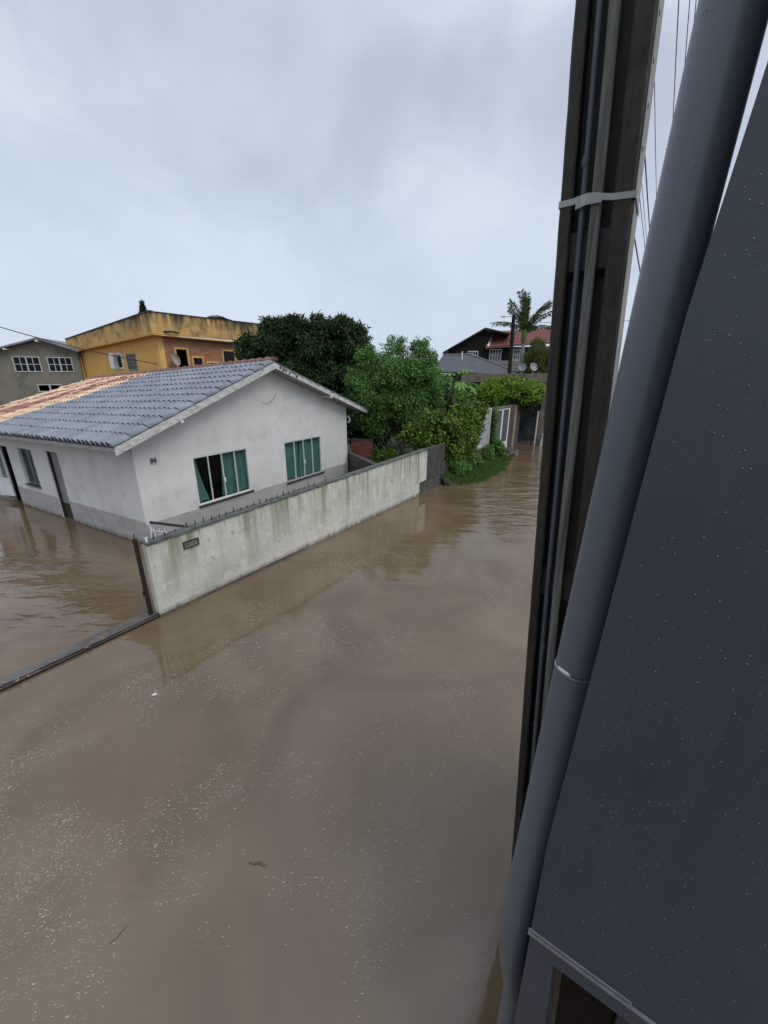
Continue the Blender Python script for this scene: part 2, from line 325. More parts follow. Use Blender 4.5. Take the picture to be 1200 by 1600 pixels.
def window(parent, u0, u1, z0, z1, npane, Mp=IDX, w0=.04, fr=.035, dp=.05, m=None, rows=1, glass=None, bar=.012, name='window', panes=True, skip=()):
    g = G()
    def bx(a, b, c, d, p=0, q=dp): 
        t = G().box(a, b, w0+p, w0+q, c, d); t.map(Mp); g.add(t.v, t.f)
    bx(u0, u1, z0, z0+fr); bx(u0, u1, z1-fr, z1); bx(u0, u0+fr, z0+fr, z1-fr); bx(u1-fr, u1, z0+fr, z1-fr)
    pw = (u1-u0-2*fr)/npane; ph = (z1-z0-2*fr)/rows
    for i in range(1, npane): bx(u0+fr+pw*i-bar, u0+fr+pw*i+bar, z0+fr, z1-fr, .006, dp-.012)
    for j in range(1, rows): bx(u0+fr, u1-fr, z0+fr+ph*j-bar, z0+fr+ph*j+bar, .01, dp-.016)
    wo = obj(name, g, m or M['alu'], parent)
    if panes:
        for i in range(npane):
            for j in range(rows):
                if (i, j) in skip: continue
                t = G().box(u0+fr+pw*i+bar, u0+fr+pw*(i+1)-bar, w0+dp*.5-.002, w0+dp*.5+.002, z0+fr+ph*j, z0+fr+ph*(j+1)); t.map(Mp)
                obj('pane', t, glass or M['glass'], wo)
    return wo
def curtain(parent, u0, u1, z0, z1, Mp=IDX, w0=.2, waves=6, skew=0, m=None):
    g = G(); n = int(waves*8); vs = []
    for j in range(5):
        z = z0 + (z1-z0)*j/4
        for i in range(n+1):
            t = i/n; ub = u0 + (u1-u0)*t + skew*(1-j/4)**1.5*(t if skew > 0 else (1-t))
            vs.append(Mp(ub, w0 + .025*math.sin(t*waves*2*math.pi + .4*math.sin(j)) + .01*math.sin(t*17), z))
    fs = [(j*(n+1)+i, j*(n+1)+i+1, (j+1)*(n+1)+i+1, (j+1)*(n+1)+i) for j in range(4) for i in range(n)]
    g.add(vs, fs); return obj('curtain', g, m or M['curtain'], parent, smooth=True)
def text_mesh(name, s, size, m, parent, mtx, extrude=.004):
    cu = bpy.data.curves.new(name, 'FONT'); cu.body = s; cu.size = size; cu.extrude = extrude; cu.align_x = 'CENTER'; cu.align_y = 'CENTER'; cu.offset = .004
    o = bpy.data.objects.new(name, cu); C.objects.link(o)
    dg = bpy.context.evaluated_depsgraph_get(); me = bpy.data.meshes.new_from_object(o.evaluated_get(dg)); me.name = name
    bpy.data.objects.remove(o); me.materials.append(m)
    o = bpy.data.objects.new(name, me); C.objects.link(o); o.parent = parent; o.matrix_local = mtx; return o

# leaves: n rhombic folded leaves, as arrays
def leaves(cent, size, asp=.4, droop=0., outward=None, jitter=1.):
    n = len(cent); d = rng.normal(size=(n, 3))*jitter
    if outward is not None: d = d + outward
    d[:, 2] -= droop; d /= np.linalg.norm(d, axis=1)[:, None]+1e-9
    s = np.cross(d, rng.normal(size=(n, 3))); s /= np.linalg.norm(s, axis=1)[:, None]+1e-9
    nn = np.cross(d, s); sz = (size*rng.uniform(.6, 1.3, n))[:, None]
    b = cent; tip = cent + d*sz; mid = cent + d*sz*.45
    l = mid + s*sz*asp*.5 + nn*sz*.10; r = mid - s*sz*asp*.5 + nn*sz*.10
    v = np.stack([b, l, tip, r], 1).reshape(-1, 3); k = np.arange(n)[:, None]*4
    f = np.concatenate([k+[0, 1, 2], k+[0, 2, 3]], 1).reshape(-1, 3)
    return v, f
def crown_points(blobs, n, shell=.55, lump=.28, nl=40, floor=None):
    """points spread through lumpy ellipsoids; blobs = (centre, radii)"""
    out_c = []; out_d = []
    vol = np.array([b[1][0]*b[1][1]*b[1][2] for b in blobs])**.67; vol /= vol.sum()
    for (c, r), q in zip(blobs, vol):
        m_ = int(n*q); L_ = rng.normal(size=(nl, 3)); L_ /= np.linalg.norm(L_, axis=1)[:, None]
        rad_l = rng.uniform(.62, 1.0, nl)
        k = rng.integers(0, nl, m_); o = rng.normal(size=(m_, 3)); o /= np.linalg.norm(o, axis=1)[:, None]
        rr_ = rng.uniform(shell, 1, m_)[:, None]
        p = L_[k]*rad_l[k][:, None]*(1-lump*.5) + o*lump*rr_
        out_c.append(np.array(c) + p*np.array(r)); out_d.append(o*.7 + L_[k]*.5)
    c = np.concatenate(out_c); d = np.concatenate(out_d)
    if floor is not None: k = c[:, 2] > floor; c = c[k]; d = d[k]
    return c, d
def foliage(name, parent, blobs, n, size, m, asp=.4, droop=.3, out_w=.8, lump=.28, nl=40, shell=.5, floor=None):
    c, d = crown_points(blobs, n, shell, lump, nl, floor); v, f = leaves(c, size, asp, droop, d*out_w)
    return mesh_np(name, v, f, m, parent)
def trunk(name, parent, base, tips, r0_, m, seed=1, fork=.4):
    R = random.Random(seed); g = G(); base = Vector(base); top = sum((Vector(t) for t in tips), Vector())/len(tips)
    f = base.lerp(top, fork); f.z = base.z + (top.z-base.z)*fork
    g.tube([base, base.lerp(f, .5)+Vector((R.uniform(-.08, .08), R.uniform(-.08, .08), 0)), f], [r0_, r0_*.8, r0_*.65], 8)
    for t in tips:
        t = Vector(t); a = f.lerp(t, .35)+Vector((R.uniform(-.2, .2), R.uniform(-.2, .2), .1)); b = f.lerp(t, .7)+Vector((R.uniform(-.25, .25), R.uniform(-.2, .2), .1))
        g.tube([f, a, b, t], [r0_*.5, r0_*.34, r0_*.2, r0_*.06], 6)
        for _ in range(3):
            q = b+Vector((R.uniform(-.8, .8), R.uniform(-.8, .8), R.uniform(-.1, .7))); g.tube([a.lerp(b, R.random()), q], [r0_*.15, r0_*.04], 5)
    return obj(name, g, m, parent, smooth=True)

# ------------------------------------------------------------------ directions
HA, SA = .504, .594
Hc = Vector((-6.016, 9.217, 0)); HD = Vector((math.sin(HA), math.cos(HA), 0)); HL = Vector((-math.cos(HA), math.sin(HA), 0))
A = Vector((-4.053, 6.112, 0)); SD = Vector((math.sin(SA), math.cos(SA), 0)); SN = Vector((math.cos(SA), -math.sin(SA), 0))
def S(s, n_, z=0): return A + SD*s + SN*n_ + Vector((0, 0, z))

# ------------------------------------------------------------------ ground and water
g = G().add([(-900, -600, -.55), (900, -600, -.55), (900, 1500, -.55), (-900, 1500, -.55)], [(0, 1, 2, 3)])
o = obj('ground', g, M['mud']); o['kind'] = 'structure'
n_ = 60; xs = np.concatenate([[-400, -120], np.linspace(-40, 40, n_), [120, 400]])
g = G().add([(-400, -200, 0), (400, -200, 0), (400, 700, 0), (-400, 700, 0)], [(0, 1, 2, 3)])
o = obj('water', g, M['water']); o['kind'] = 'structure'
# garden behind the street wall, just clear of the water
gp = [S(7.4, -.3), S(13, -.3), S(24, -.35), S(34, -20), S(17, -16), S(8.6, -2.9)]
g = G(); g.add([(p.x, p.y, .06) for p in gp]+[(p.x, p.y, -.5) for p in gp], [tuple(range(6))]+[(i, (i+1) % 6, 6+(i+1) % 6, 6+i) for i in range(6)])
o = obj('garden_ground', g, M['soil']); o['kind'] = 'structure'
# sloping grassy verge along the lane
g = G(); P = []
for i in range(25):
    s_ = 11.4 + i*.35; wdt = 1.15*min(1, (i+1)/4)*(1-.72*max(0, (i-12)/12)) + .08*math.sin(i*1.7)
    P.append([S(s_, -.25, .34), S(s_, .1, .26), S(s_, wdt*.6, .10), S(s_, wdt, -.02), S(s_, wdt+.3, -.25)])
g.add([p for r_ in P for p in r_], [(i*5+j, i*5+j+1, (i+1)*5+j+1, (i+1)*5+j) for i in range(24) for j in range(4)])
o = obj('grass_bank', g, M['soil']); o['kind'] = 'structure'
cc = []
for _ in range(16000):
    t = rng.random()*23.9; i = int(t); f_ = t-i; wdt = 1.15*min(1, (i+1)/4)*(1-.72*max(0, (i-12)/12)) + .08*math.sin(i*1.7)
    y = rng.uniform(-.2, wdt+.10)
    z = max(.0, .30 - .30*(y/(wdt+.01)))
    p = S(11.4+t*.35, y, z); cc.append((p.x, p.y, p.z-.01))
v, f = leaves(np.array(cc), .13, .10, -1.6, None, .8)
o = mesh_np('grass', v, f, M['grass']); o['kind'] = 'stuff'; tag(o, 'bright green grass growing down to the flood water along the lane', 'grass')

# ================================================================== WHITE HOUSE
house = thing('white_house', 'white single storey house number 84 with grey and faded orange tiled roof', 'house', Hc, az(HA))
GW, GL = 9.07, 10.6
def rz(y): return 4.58 - .055*y
def ez(y): return 2.66 - .02*y
def deck(x, y):
    if x <= 4.55: return ez(y) + (rz(y)-ez(y))*(x+.6)/5.15
    return rz(y) + (2.82-4.58)*(x-4.55)/5.55
def gtop(u): return deck(u, 0) - .10
wall(house, M['white'], 0, GW, -.5, gtop, .16, [(1.55, 3.49, .67, 2.05), (5.15, 7.25, .54, 1.99)], breaks=(4.55,))
def ltop(u): return deck(.0, u) - .06
HOL = [(3.84, 4.52, -.5, 2.08), (5.52, 6.47, .84, 2.02), (7.28, 8.2, -.5, 1.98)]
wall(house, M['white'], .16, GL, -.5, ltop, .16, HOL, IDY)
wall(house, M['white'], 0, GW, -.5, lambda u: deck(u, GL)-.1, .16, (), lambda u, w_, z: (u, GL+w_, z), breaks=(4.55,))
wall(house, M['white'], 0.16, GL, -.5, 2.7, .16, (), lambda u, w_, z: (GW-w_, u, z))
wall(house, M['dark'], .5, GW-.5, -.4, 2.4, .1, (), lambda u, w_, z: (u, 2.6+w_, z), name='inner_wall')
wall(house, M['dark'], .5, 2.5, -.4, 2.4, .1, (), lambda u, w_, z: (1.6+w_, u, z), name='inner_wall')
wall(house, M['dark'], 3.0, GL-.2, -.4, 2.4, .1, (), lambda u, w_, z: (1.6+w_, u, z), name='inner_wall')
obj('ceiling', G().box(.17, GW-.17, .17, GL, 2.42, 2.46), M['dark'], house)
# plinths
obj('plinth', G().box(-.015, GW+.015, -.018, -.002, -.5, .60), M['plinth'], house)
pp = None; y = 0.02; k = 0
segs = [(0.0, 3.82), (4.54, 7.26), (8.22, 10.6)]
for (a, b) in segs:
    n_ = max(1, round((b-a)/.46)); wd = (b-a)/n_
    for i in range(n_):
        for j in range(2):
            y0 = a+i*wd+.004; y1 = a+(i+1)*wd-.004; z0 = -.03+j*.345; z1 = z0+.337
            dd = random.uniform(.012, .018)
            o = obj('plinth_panel', G().box(-dd, -.001, y0, y1, z0, z1), M['panel'], house)
obj('plinth_base', G().box(-.03, -.002, 0, 3.82, -.4, -.0).box(-.03, -.002, 4.54, 7.26, -.4, .0), M['plinth'], house)
# gable windows
for (a, b, c, d, kind) in ((1.55, 3.49, .67, 2.05, 0), (5.15, 7.25, .54, 1.99, 1)):
    wo = window(house, a, b, c, d, 4, w0=.012, fr=.034, dp=.07, bar=.0095, m=M['sash'])
    obj('sill', G().box(a-.03, b+.06, -.06, .15, c-.055, c-.004), M['sill'], wo, bevel=.004)
    mid = (a+b)/2
    obj('latch', G().box(mid-.035, mid+.035, -.012, .016, c+.52*(d-c)-.2, c+.52*(d-c)-.13).box(mid-.02, mid+.02, -.02, -.012, c+.52*(d-c)-.24, c+.52*(d-c)-.09), M['whitepaint'], wo, bevel=.004)
    if kind == 0:
        curtain(wo, a+.03, a+.22, c+.04, d-.05, waves=2, skew=.28)
        curtain(wo, mid+.08, b-.52, c+.04, d-.05, w0=.16, waves=5, skew=-.12)
        curtain(wo, b-.50, b-.03, c+.04, d-.05, w0=.15, waves=5)
    else:
        curtain(wo, a+.04, a+.85, c+.04, d-.05, w0=.16, waves=8)
        curtain(wo, a+.93, b-.04, c+.04, d-.05, w0=.15, waves=10, skew=-.06)
# long side: door, window, open white door
dr = obj('door', G().box(.10, .14, 3.98, 4.52, .47, 2.08), M['doorgrey'], house)
obj('door_frame', G().box(.03, .17, 3.80, 3.845, -.4, 2.08).box(.03, .17, 4.515, 4.56, -.4, 2.08), M['rot'], house)
obj('lower_board', G().box(.09, .13, 3.99, 4.50, -.4, .46), M['rot'], dr)
obj('door_frame', G().box(.085, .10, 3.93, 3.98, .47, 2.08), M['alu'], dr)
wo = window(house, 5.52, 6.47, .86, 2.02, 2, IDY, w0=.07, fr=.04, bar=.02, m=M['doorgrey'])
obj('sill', G().box(-.05, .10, 5.48, 6.50, .80, .845), M['sill'], wo)
obj('shutter', G().box(.13, .15, 5.6, 6.4, .9, 1.98), M['rot'], wo)
lf = G().box(.0, .05, 0, .05, .22, 1.98).box(0, .05, .62, .68, .22, 1.98).box(0, .05, .05, .62, 1.92, 1.98).box(0, .05, .05, .62, .78, .86)
lf.box(.012, .038, .05, .62, .22, .78).box(.0, .05, .31, .35, .86, 1.92)
Mx = Matrix.Translation((-.02, 7.75, 0)) @ Matrix.Rotation(rad(14), 4, 'Z')
d2 = obj('door', lf, M['whitepaint'], house); d2.matrix_local = Mx; d2['label'] = 'white half glazed door standing ajar'
obj('pane', G().box(.02, .026, .05, .31, .86, 1.92).box(.02, .026, .35, .62, .86, 1.92), M['glass'], d2)
obj('handle', G().box(-.03, 0, .05, .08, .95, 1.0), M['alu'], d2)
# number plate
pl = obj('number_plate', G().box(.38, .56, -.014, -.002, 2.06, 2.24), M['plinth'], house, bevel=.003)
text_mesh('number', '84', .155, M['black'], pl, Matrix.Translation((.47, -.016, 2.15)) @ Matrix.Rotation(math.pi/2, 4, 'X'), .004)
obj('wall_cable', G().tube([(4.30, -.01, 3.42), (4.34, -.05, 3.36), (4.6, -.05, 3.38), (4.85, -.03, 3.52), (4.95, -.01, 3.66)], .006, 6), M['black'], house)
# corner strip, downpipe elbow at the right eave
obj('gutter_elbow', G().tube([(9.12, -.03, 2.62), (9.2, -.07, 2.52), (9.22, -.07, 2.40), (9.14, -.03, 2.33)], .028, 8), M['whitepaint'], house, smooth=True)
# roof deck, fascia, soffit
def slab(xa, xb, ya, yb, zo0, zo1):
    return [(xa, ya, deck(xa, ya)+zo0), (xb, ya, deck(xb, ya)+zo0), (xb, yb, deck(xb, yb)+zo0), (xa, yb, deck(xa, yb)+zo0),
            (xa, ya, deck(xa, ya)+zo1), (xb, ya, deck(xb, ya)+zo1), (xb, yb, deck(xb, yb)+zo1), (xa, yb, deck(xa, yb)+zo1)]
RY0, RY1 = -.47, 10.85
roof = obj('roof', G().hexa(slab(-.55, 4.55, RY0+.03, RY1, -.035, 0)).hexa(slab(4.551, 10.05, RY0+.03, RY1, -.035, 0)), M['rot'], house)
fa = G()
fa.hexa(slab(-.58, 4.55, RY0-.005, RY0+.028, -.19, .0)); fa.hexa(slab(4.555, 10.08, RY0-.005, RY0+.028, -.19, .0))
obj('fascia', fa, M['fascia'], roof)
so_ = G(); so_.hexa(slab(-.5, 4.54, RY0+.03, -.002, -.17, -.155)); so_.hexa(slab(4.56, 10.0, RY0+.03, -.002, -.17, -.155))
obj('soffit', so_, M['soffit'], roof)
obj('eave_board', G().hexa(slab(-.56, -.535, RY0+.03, RY1, -.12, -.036)).hexa(slab(10.05, 10.075, RY0+.03, RY1, -.12, -.036)), M['soffit'], roof)
for i, x in enumerate((1.1, 7.4)):
    obj('purlin_end', G().box(x-.04, x+.04, RY0-.03, .0, deck(x, 0)-.24, deck(x, 0)-.175), M['whitepaint'], roof)
# dark lumps of broken mortar by the apex
for i in range(7):
    x = 4.75+i*.13+random.uniform(-.03, .03); z = deck(x, RY0)-random.uniform(.02, .15); s_ = random.uniform(.025, .05)
    obj('mortar_lump', G().hexa([(x-s_, RY0-.03, z-s_*.7), (x+s_, RY0-.025, z-s_), (x+s_*.8, RY0, z-s_*.6), (x-s_, RY0, z-s_), (x-s_*.6, RY0-.02, z+s_), (x+s_, RY0-.03, z+s_*.6), (x+s_, RY0, z+s_), (x-s_*.7, RY0, z+s_)]), M['coping'], roof)
# tiles
PW, NC = .212, 52
NR = 12
def tile_geo(m_, L_=.49):
    g = G(); prof = [(0, -.002), (.008, .050), (.040, .092), (.088, .092), (.122, .050), (.130, -.004), (.170, -.014), (.209, -.006)]
    n_ = len(prof); th = .012
    for (x, dz) in ((0, .034), (L_, .0)):
        for (y, z) in prof: g.v.append((x, y, z+dz))
    for (y, z) in prof: g.v.append((0, y, max(0, z-.03)+.004))
    for i in range(n_-1):
        g.f.append((i, i+1, n_+i+1, n_+i))
    me = bpy.data.meshes.new('roof_tile'); me.from_pydata(g.v, [], g.f); me.materials.append(M[m_]); me.shade_smooth()
    return g, me
TG, TM = {}, {}
for k in ('tile', 'cream', 'purple'): TG[k], TM[k] = tile_geo(k)
def frame_at(x, y, side=1):
    p = Vector((x, y, deck(x, y)+.004)); e_ = .1
    dx = (Vector((x+e_*side, y, deck(x+e_*side, y))) - Vector((x, y, deck(x, y)))).normalized()
    dy = (Vector((x, y+e_, deck(x, y+e_))) - Vector((x, y, deck(x, y)))).normalized()
    nz_ = dx.cross(dy).normalized(); dy = nz_.cross(dx)
    return Matrix(((dx.x, dy.x, nz_.x, p.x), (dx.y, dy.y, nz_.y, p.y), (dx.z, dy.z, nz_.z, p.z), (0, 0, 0, 1)))
rest = {k: G() for k in TG}; step = 5.13/NR
for i in range(NC):
    for j in range(NR):
        x = -.60 + j*step; y = RY0+.09+i*PW
        mt = frame_at(x, y) @ Matrix.Rotation(rad(random.uniform(-.5, .5)), 4, 'Z')
        mt.translation.z += random.uniform(-.004, .008); mt.translation.x += random.uniform(-.016, .014)
        b0 = 6.35 - .9*(1-j/11)*-.5 - j*.06; k = 'tile'
        jit = random.uniform(-.25, .25)
        if y+jit > b0:
            q = (y - b0 + jit*1.2) + (j-6)*.10
            k = 'purple' if (1.1 < q < 2.3 or (3.2 < q < 3.7)) else 'cream'
            if random.random() < .13: k = random.choice(['cream', 'purple'])
        if i < 25:
            o = bpy.data.objects.new('roof_tile', TM[k]); C.objects.link(o); o.parent = house; o.matrix_local = mt
        else:
            rest[k].add([tuple(mt @ Vector(p)) for p in TG[k].v], TG[k].f)
for k, nm in (('tile', 'far_grey_tiles'), ('cream', 'bleached_tiles'), ('purple', 'faded_red_tiles')):
    o = obj('roof_tiles', rest[k], M[k], house, smooth=True); o['kind'] = 'stuff'
    o['label'] = {'tile': 'grey painted tiles farther along the slope', 'cream': 'sun bleached cream and orange roof tiles', 'purple': 'faded dark red roof tiles'}[k]
g = G()                                        # the far slope, seen from its edge only
for i in range(NC):
    for j in range(13):
        x = 10.13 - j*.43; y = RY0+.30+i*PW; mt = frame_at(x, y, -1); g.add([tuple(mt @ Vector(p)) for p in TG['tile'].v], TG['tile'].f)
o = obj('roof_tiles', g, M['tile'], house, smooth=True); o['kind'] = 'stuff'; o['label'] = 'dark tiles of the far roof slope'
def half_round(L_, r1, r2, m_, name, n_=8, sag=0):
    g = G()
    for x, r_, dz in ((0, r1, .018), (L_, r2, 0)):
        for i in range(n_+1):
            a = math.pi*i/n_; g.v.append((x, -r_*math.cos(a), r_*math.sin(a)+dz))
    for i in range(n_): g.f.append((i, i+1, n_+1+i+1, n_+1+i))
    g.f.append(tuple(range(n_+1)))
    me = bpy.data.meshes.new(name); me.from_pydata(g.v, [], g.f); me.materials.append(m_); me.shade_smooth(); return me
vm = half_round(.50, .085, .072, M['tile'], 'verge_tile')
for j in range(12):
    mt = frame_at(-.62+j*step, RY0+.06); mt.translation.z += .012
    o = bpy.data.objects.new('verge_tile', vm); C.objects.link(o); o.parent = house; o.matrix_local = mt
for j in range(13):
    mt = frame_at(10.15-j*.43, RY0+.06, -1); o = bpy.data.objects.new('verge_tile', vm); C.objects.link(o); o.parent = house; o.matrix_local = mt
rm = half_round(.30, .115, .10, M['ridge'], 'ridge_tile'); mm = half_round(.055, .125, .122, M['mortar'], 'ridge_mortar')
for i in range(33):
    y = RY0-.03+i*.345
    sl_ = math.atan(-.055)
    mt = Matrix.Translation((4.55, y, rz(y)+.035+random.uniform(-.006, .006))) @ Matrix.Rotation(math.pi/2+rad(random.uniform(-2, 2)), 4, 'Z') @ Matrix.Rotation(-sl_, 4, 'Y')
    o = bpy.data.objects.new('ridge_tile', rm); C.objects.link(o); o.parent = house; o.matrix_local = mt
    mt2 = mt.copy(); mt2.translation += Vector((0, .292, -.012))
    o = bpy.data.objects.new('ridge_mortar', mm); C.objects.link(o); o.parent = house; o.matrix_local = mt2

# ================================================================== STREET WALL
sw = thing('street_wall', 'long mossy white rendered wall with metal spikes between the house yard and the flooded lane', 'wall', A, az(SA))
def wt(u): return 1.40 + .023*u
brk = tuple(np.arange(.6, 9.9, .6))
wall(sw, M['wallp'], 0, 9.42, -.4, wt, .17, (), breaks=brk, name='rendered_face')
wall(sw, M['wallp'], 9.42, 10.12, .47, wt, .17, (), name='rendered_face')
g = G(); R_ = random.Random(3); us = np.arange(-.02, 10.15, .11)       # uneven coping, crumbling at the edge
prev = None
for u in us:
    o_ = [(u, -.012-R_.uniform(0, .018), wt(u)-.004-R_.uniform(0, .012)), (u, .185+R_.uniform(0, .01), wt(u)-.005), (u, .185, wt(u)+.028+R_.uniform(0, .014)), (u, -.008-R_.uniform(0, .01), wt(u)+.022+R_.uniform(0, .016))]
    k = len(g.v); g.v += o_
    if prev is not None: g.f += [(prev+i, prev+(i+1) % 4, k+(i+1) % 4, k+i) for i in range(4)]
    else: g.f.append((k, k+1, k+2, k+3))
    prev = k
g.f.append((prev+3, prev+2, prev+1, prev))
obj('coping', g, M['coping'], sw)
obj('footing', G().box(-.03, 3.6, -.035, -.002, -.4, .035), M['wetconc'], sw)
# broken end: dark bare render over two exposed concrete blocks and a post
wall(sw, M['concdark'], 10.122, 11.62, .45, 1.66, .15, (), w0=.02, name='bare_render')
obj('end_post', G().box(11.42, 11.66, .002, .20, -.4, 1.60), M['concdark'], sw, bevel=.01)
for (a, b) in ((9.43, 9.86), (9.88, 10.32), (10.34, 10.88), (10.9, 11.4)):
    for (c, d) in ((-.2, .22), (.235, .445)):
        obj('block', G().box(a, b, .03+random.uniform(0, .02), .17, c, d), M['block'], sw, bevel=.006)
obj('wall_end_cap', G().box(-.022, -.001, .0, .17, -.4, 1.40), M['wallp'], sw)
sm = G().tube([(0, 0, 0), (0, 0, .10), (0, 0, .115)], [.011, .010, .006], 7)
sp0 = None
ups = [(.16, 1.5), (.36, .9), (.56, .7)] + [(.78+i*.17, 1) for i in range(21)] + [(4.62, 1.9)]
for i, (u, h_) in enumerate(ups):
    if sp0 is None: sp0 = obj('spike', sm, M['rust'], sw); o = sp0
    else: o = inst(sp0, sw)
    o.location = (u, .10, wt(u)+.015); o.scale = (1, 1, h_*random.uniform(.7, 1.15)); o.rotation_euler = (rad(random.uniform(-6, 6)), rad(random.uniform(-6, 6)), 0)
obj('pale_cap', G().tube([(.04, .08, wt(0)), (.04, .08, wt(0)+.11)], .022, 8), M['caulk'], sw)
np_ = obj('name_plate', G().box(.62, .885, -.010, -.001, 1.115, 1.225), M['greyb'], sw)
obj('plate_frame', G().box(.60, .905, -.022, -.001, 1.225, 1.243).box(.60, .905, -.022, -.001, 1.097, 1.115).box(.60, .62, -.022, -.001, 1.115, 1.225).box(.885, .905, -.022, -.001, 1.115, 1.225), M['black'], np_)
obj('worn_relief', G().box(.65, .70, -.014, -.010, 1.16, 1.19).box(.715, .75, -.014, -.010, 1.165, 1.178).box(.77, .86, -.014, -.010, 1.17, 1.185), M['coping'], np_)
# gate post and threshold
gp_ = thing('gate_post', 'thin rusty black steel gate post standing at the near end of the mossy wall', 'post', S(-.09, -.2), az(SA))
obj('shaft', G().box(-.03, .03, -.03, .03, -.4, 1.50), M['rust'], gp_, bevel=.004)
obj('hinge', G().tube([(-.045, 0, .42), (-.045, 0, .50)], .018, 8), M['rust'], gp_); obj('rod', G().tube([(0, 0, 1.5), (0, 0, 1.60)], .008, 6), M['rust'], gp_)
g = G(); prev = None; R_ = random.Random(5)
for i in range(70):
    s_ = .06 - i*.13
    a0 = -.40 - .05*math.sin(i*.31) - R_.uniform(0, .03); zt = .028 + .006*math.sin(i*.5)
    row = [(s_, .0, -.3), (s_, .0+R_.uniform(-.006, .006), zt), (s_, .10, zt+.012), (s_, .17, zt-.014), (s_, -a0*.75, .012+.008*math.sin(i*.9)), (s_, -a0, -.03)]
    k = len(g.v); g.v += row
    if prev is not None: g.f += [(prev+j, prev+j+1, k+j+1, k+j) for j in range(5)]
    prev = k
th_ = obj('gate_threshold', g, M['wetconc']); th_.location = A; th_.rotation_euler = (0, 0, az(SA))
tag(th_, 'wet concrete gate threshold barely rising from the brown water left of the wall', 'threshold')
obj('sliding_rail', G().box(-9, -.02, -.022, -.003, -.05, .036).box(-9, -.02, .03, .045, .02, .05), M['rust'], th_)
R_ = random.Random(9)
lf_ = G().add([(0, 0, 0), (.03, .016, .006), (.075, 0, .004), (.035, -.016, .006)], [(0, 1, 2), (0, 2, 3)])
lm = mat('fallen_leaf', (.30, .17, .06), (.20, .10, .04), 10, .6); l0 = None
for i, (sx_, nx) in enumerate(((-1.55, .03), (-1.62, .055), (-1.2, .01), (-2.0, .04), (-2.05, .01), (-2.12, .06), (-1.9, .02), (-.95, .05))):
    p = S(sx_, -nx, .052)
    if l0 is None: l0 = obj('dead_leaf', lf_, lm); o = l0
    else: o = l0.copy(); C.objects.link(o)
    o.location = p; o.rotation_euler = (0, 0, R_.uniform(0, 6.3)); tag(o, 'small dead tan leaf lying on the wet gate threshold', 'leaf', 'dead leaves on the gate threshold')

# small gate between the house and the wall
gt = thing('garden_gate', 'low white slatted gate with a black top rail between house corner and mossy wall', 'gate', (-5.80, 9.05, 0), az(1.85))
obj('top_rail', G().box(0, 1.6, -.02, .02, .70, .755), M['black'], gt)
obj('gate_post', G().box(-.04, 0, -.02, .02, -.3, .78), M['whitepaint'], gt)
b0 = None
for i in range(8):
    if b0 is None: b0 = obj('slat', G().box(0, .02, -.008, .008, -.2, .60), M['whitepaint'], gt); o = b0
    else: o = inst(b0, gt)
    o.location = (.06+i*.17, 0, 0)
obj('cross_rail', G().box(0, 1.6, -.010, .010, .5, .52).box(0, 1.6, -.010, .010, .30, .32), M['whitepaint'], gt)

# low dark wall behind, red brick stack in the garden
P1, P2 = Vector((-1.75, 17.55, 0)), S(8.2, -.18)
dv = P2-P1; bw = thing('yard_wall', 'low dark damp wall running from the white house to the street wall', 'wall', P1, math.atan2(dv.y, dv.x))
obj('wall_face', G().box(0, dv.length, 0, .15, -.4, .98), M['concdark'], bw); obj('coping', G().box(0, dv.length, -.02, .17, .982, 1.03), M['block'], bw)
bs = thing('brick_planter', 'small red brick planter wall beside the right corner of the white house', 'planter', (-1.55, 18.3, 0), rad(-8))
obj('core', G().box(.01, .98, .02, .3, 0, 1.42), M['mortar'], bs)
br0 = None
for j in range(18):
    for i in range(5):
        x = i*.22 - (.11 if j % 2 else 0)
        x0_, x1_ = max(x, 0), min(x+.208, 1.0)
        if x1_-x0_ < .04: continue
        obj('brick', G().box(x0_, x1_, -.004*random.random(), .1, .02+j*.078, .02+j*.078+.066), M['redbrick'], bs)
obj('cap', G().box(-.03, 1.03, -.02, .33, 1.425, 1.47), M['coping'], bs)
o = foliage('garden_plants', None, [((-.1, 18.2, .55), (.9, .7, .5)), ((1.1, 17.9, .5), (.8, .6, .45)), ((.3, 20, .4), (1.6, 1, .5))], 2600, .20, M['vine'], .25, -.2)
o['kind'] = 'stuff'; tag(o, 'low green garden plants growing behind the dark yard wall', 'plants')

# ================================================================== TREES
mg = thing('mango_tree', 'big dark mango tree with reddish leaf clusters rising behind the white house roof', 'tree', (-3.3, 22.5, 0))
B = [((-3.9, 22, 5.6), (2.0, 2, 1.45)), ((-5.9, 21.6, 5.3), (1.2, 1.6, 1.5)), ((-5.3, 22, 6.5), (.9, 1.1, .75)), ((-2.9, 22, 5.9), (1.2, 1.5, 1.15)), ((-1.9, 21.6, 5.9), (1.05, 1.4, 1.15)), ((-1.2, 21.3, 5.2), (.8, 1.2, 1.2)), ((-3.6, 22, 4.2), (2.6, 1.8, 1.3)), ((-1.6, 21, 3.6), (1.7, 1.5, 1.6)), ((-.6, 21, 2.2), (2.0, 1.2, 1.7)),
     ((-4.6, 22.1, 6.75), (.8, .9, .5)), ((-2.2, 21.8, 6.7), (.75, .8, .45)), ((-6.8, 21.5, 5.5), (.75, 1, .9)), ((-6.7, 21.4, 4.6), (.9, 1, 1.0)), ((-5.9, 21.8, 6.75), (.4, .5, .45)), ((-3.3, 21.8, 6.85), (.5, .6, .4)), ((-1.35, 21.5, 6.35), (.5, .6, .45))]
Bl = [((c[0]+3.3, c[1]-22.5, c[2]), r_) for c, r_ in B]
foliage('crown', mg, Bl, 62000, .26, M['mango'], .24, .9, .7, lump=.26, nl=34, shell=.35)
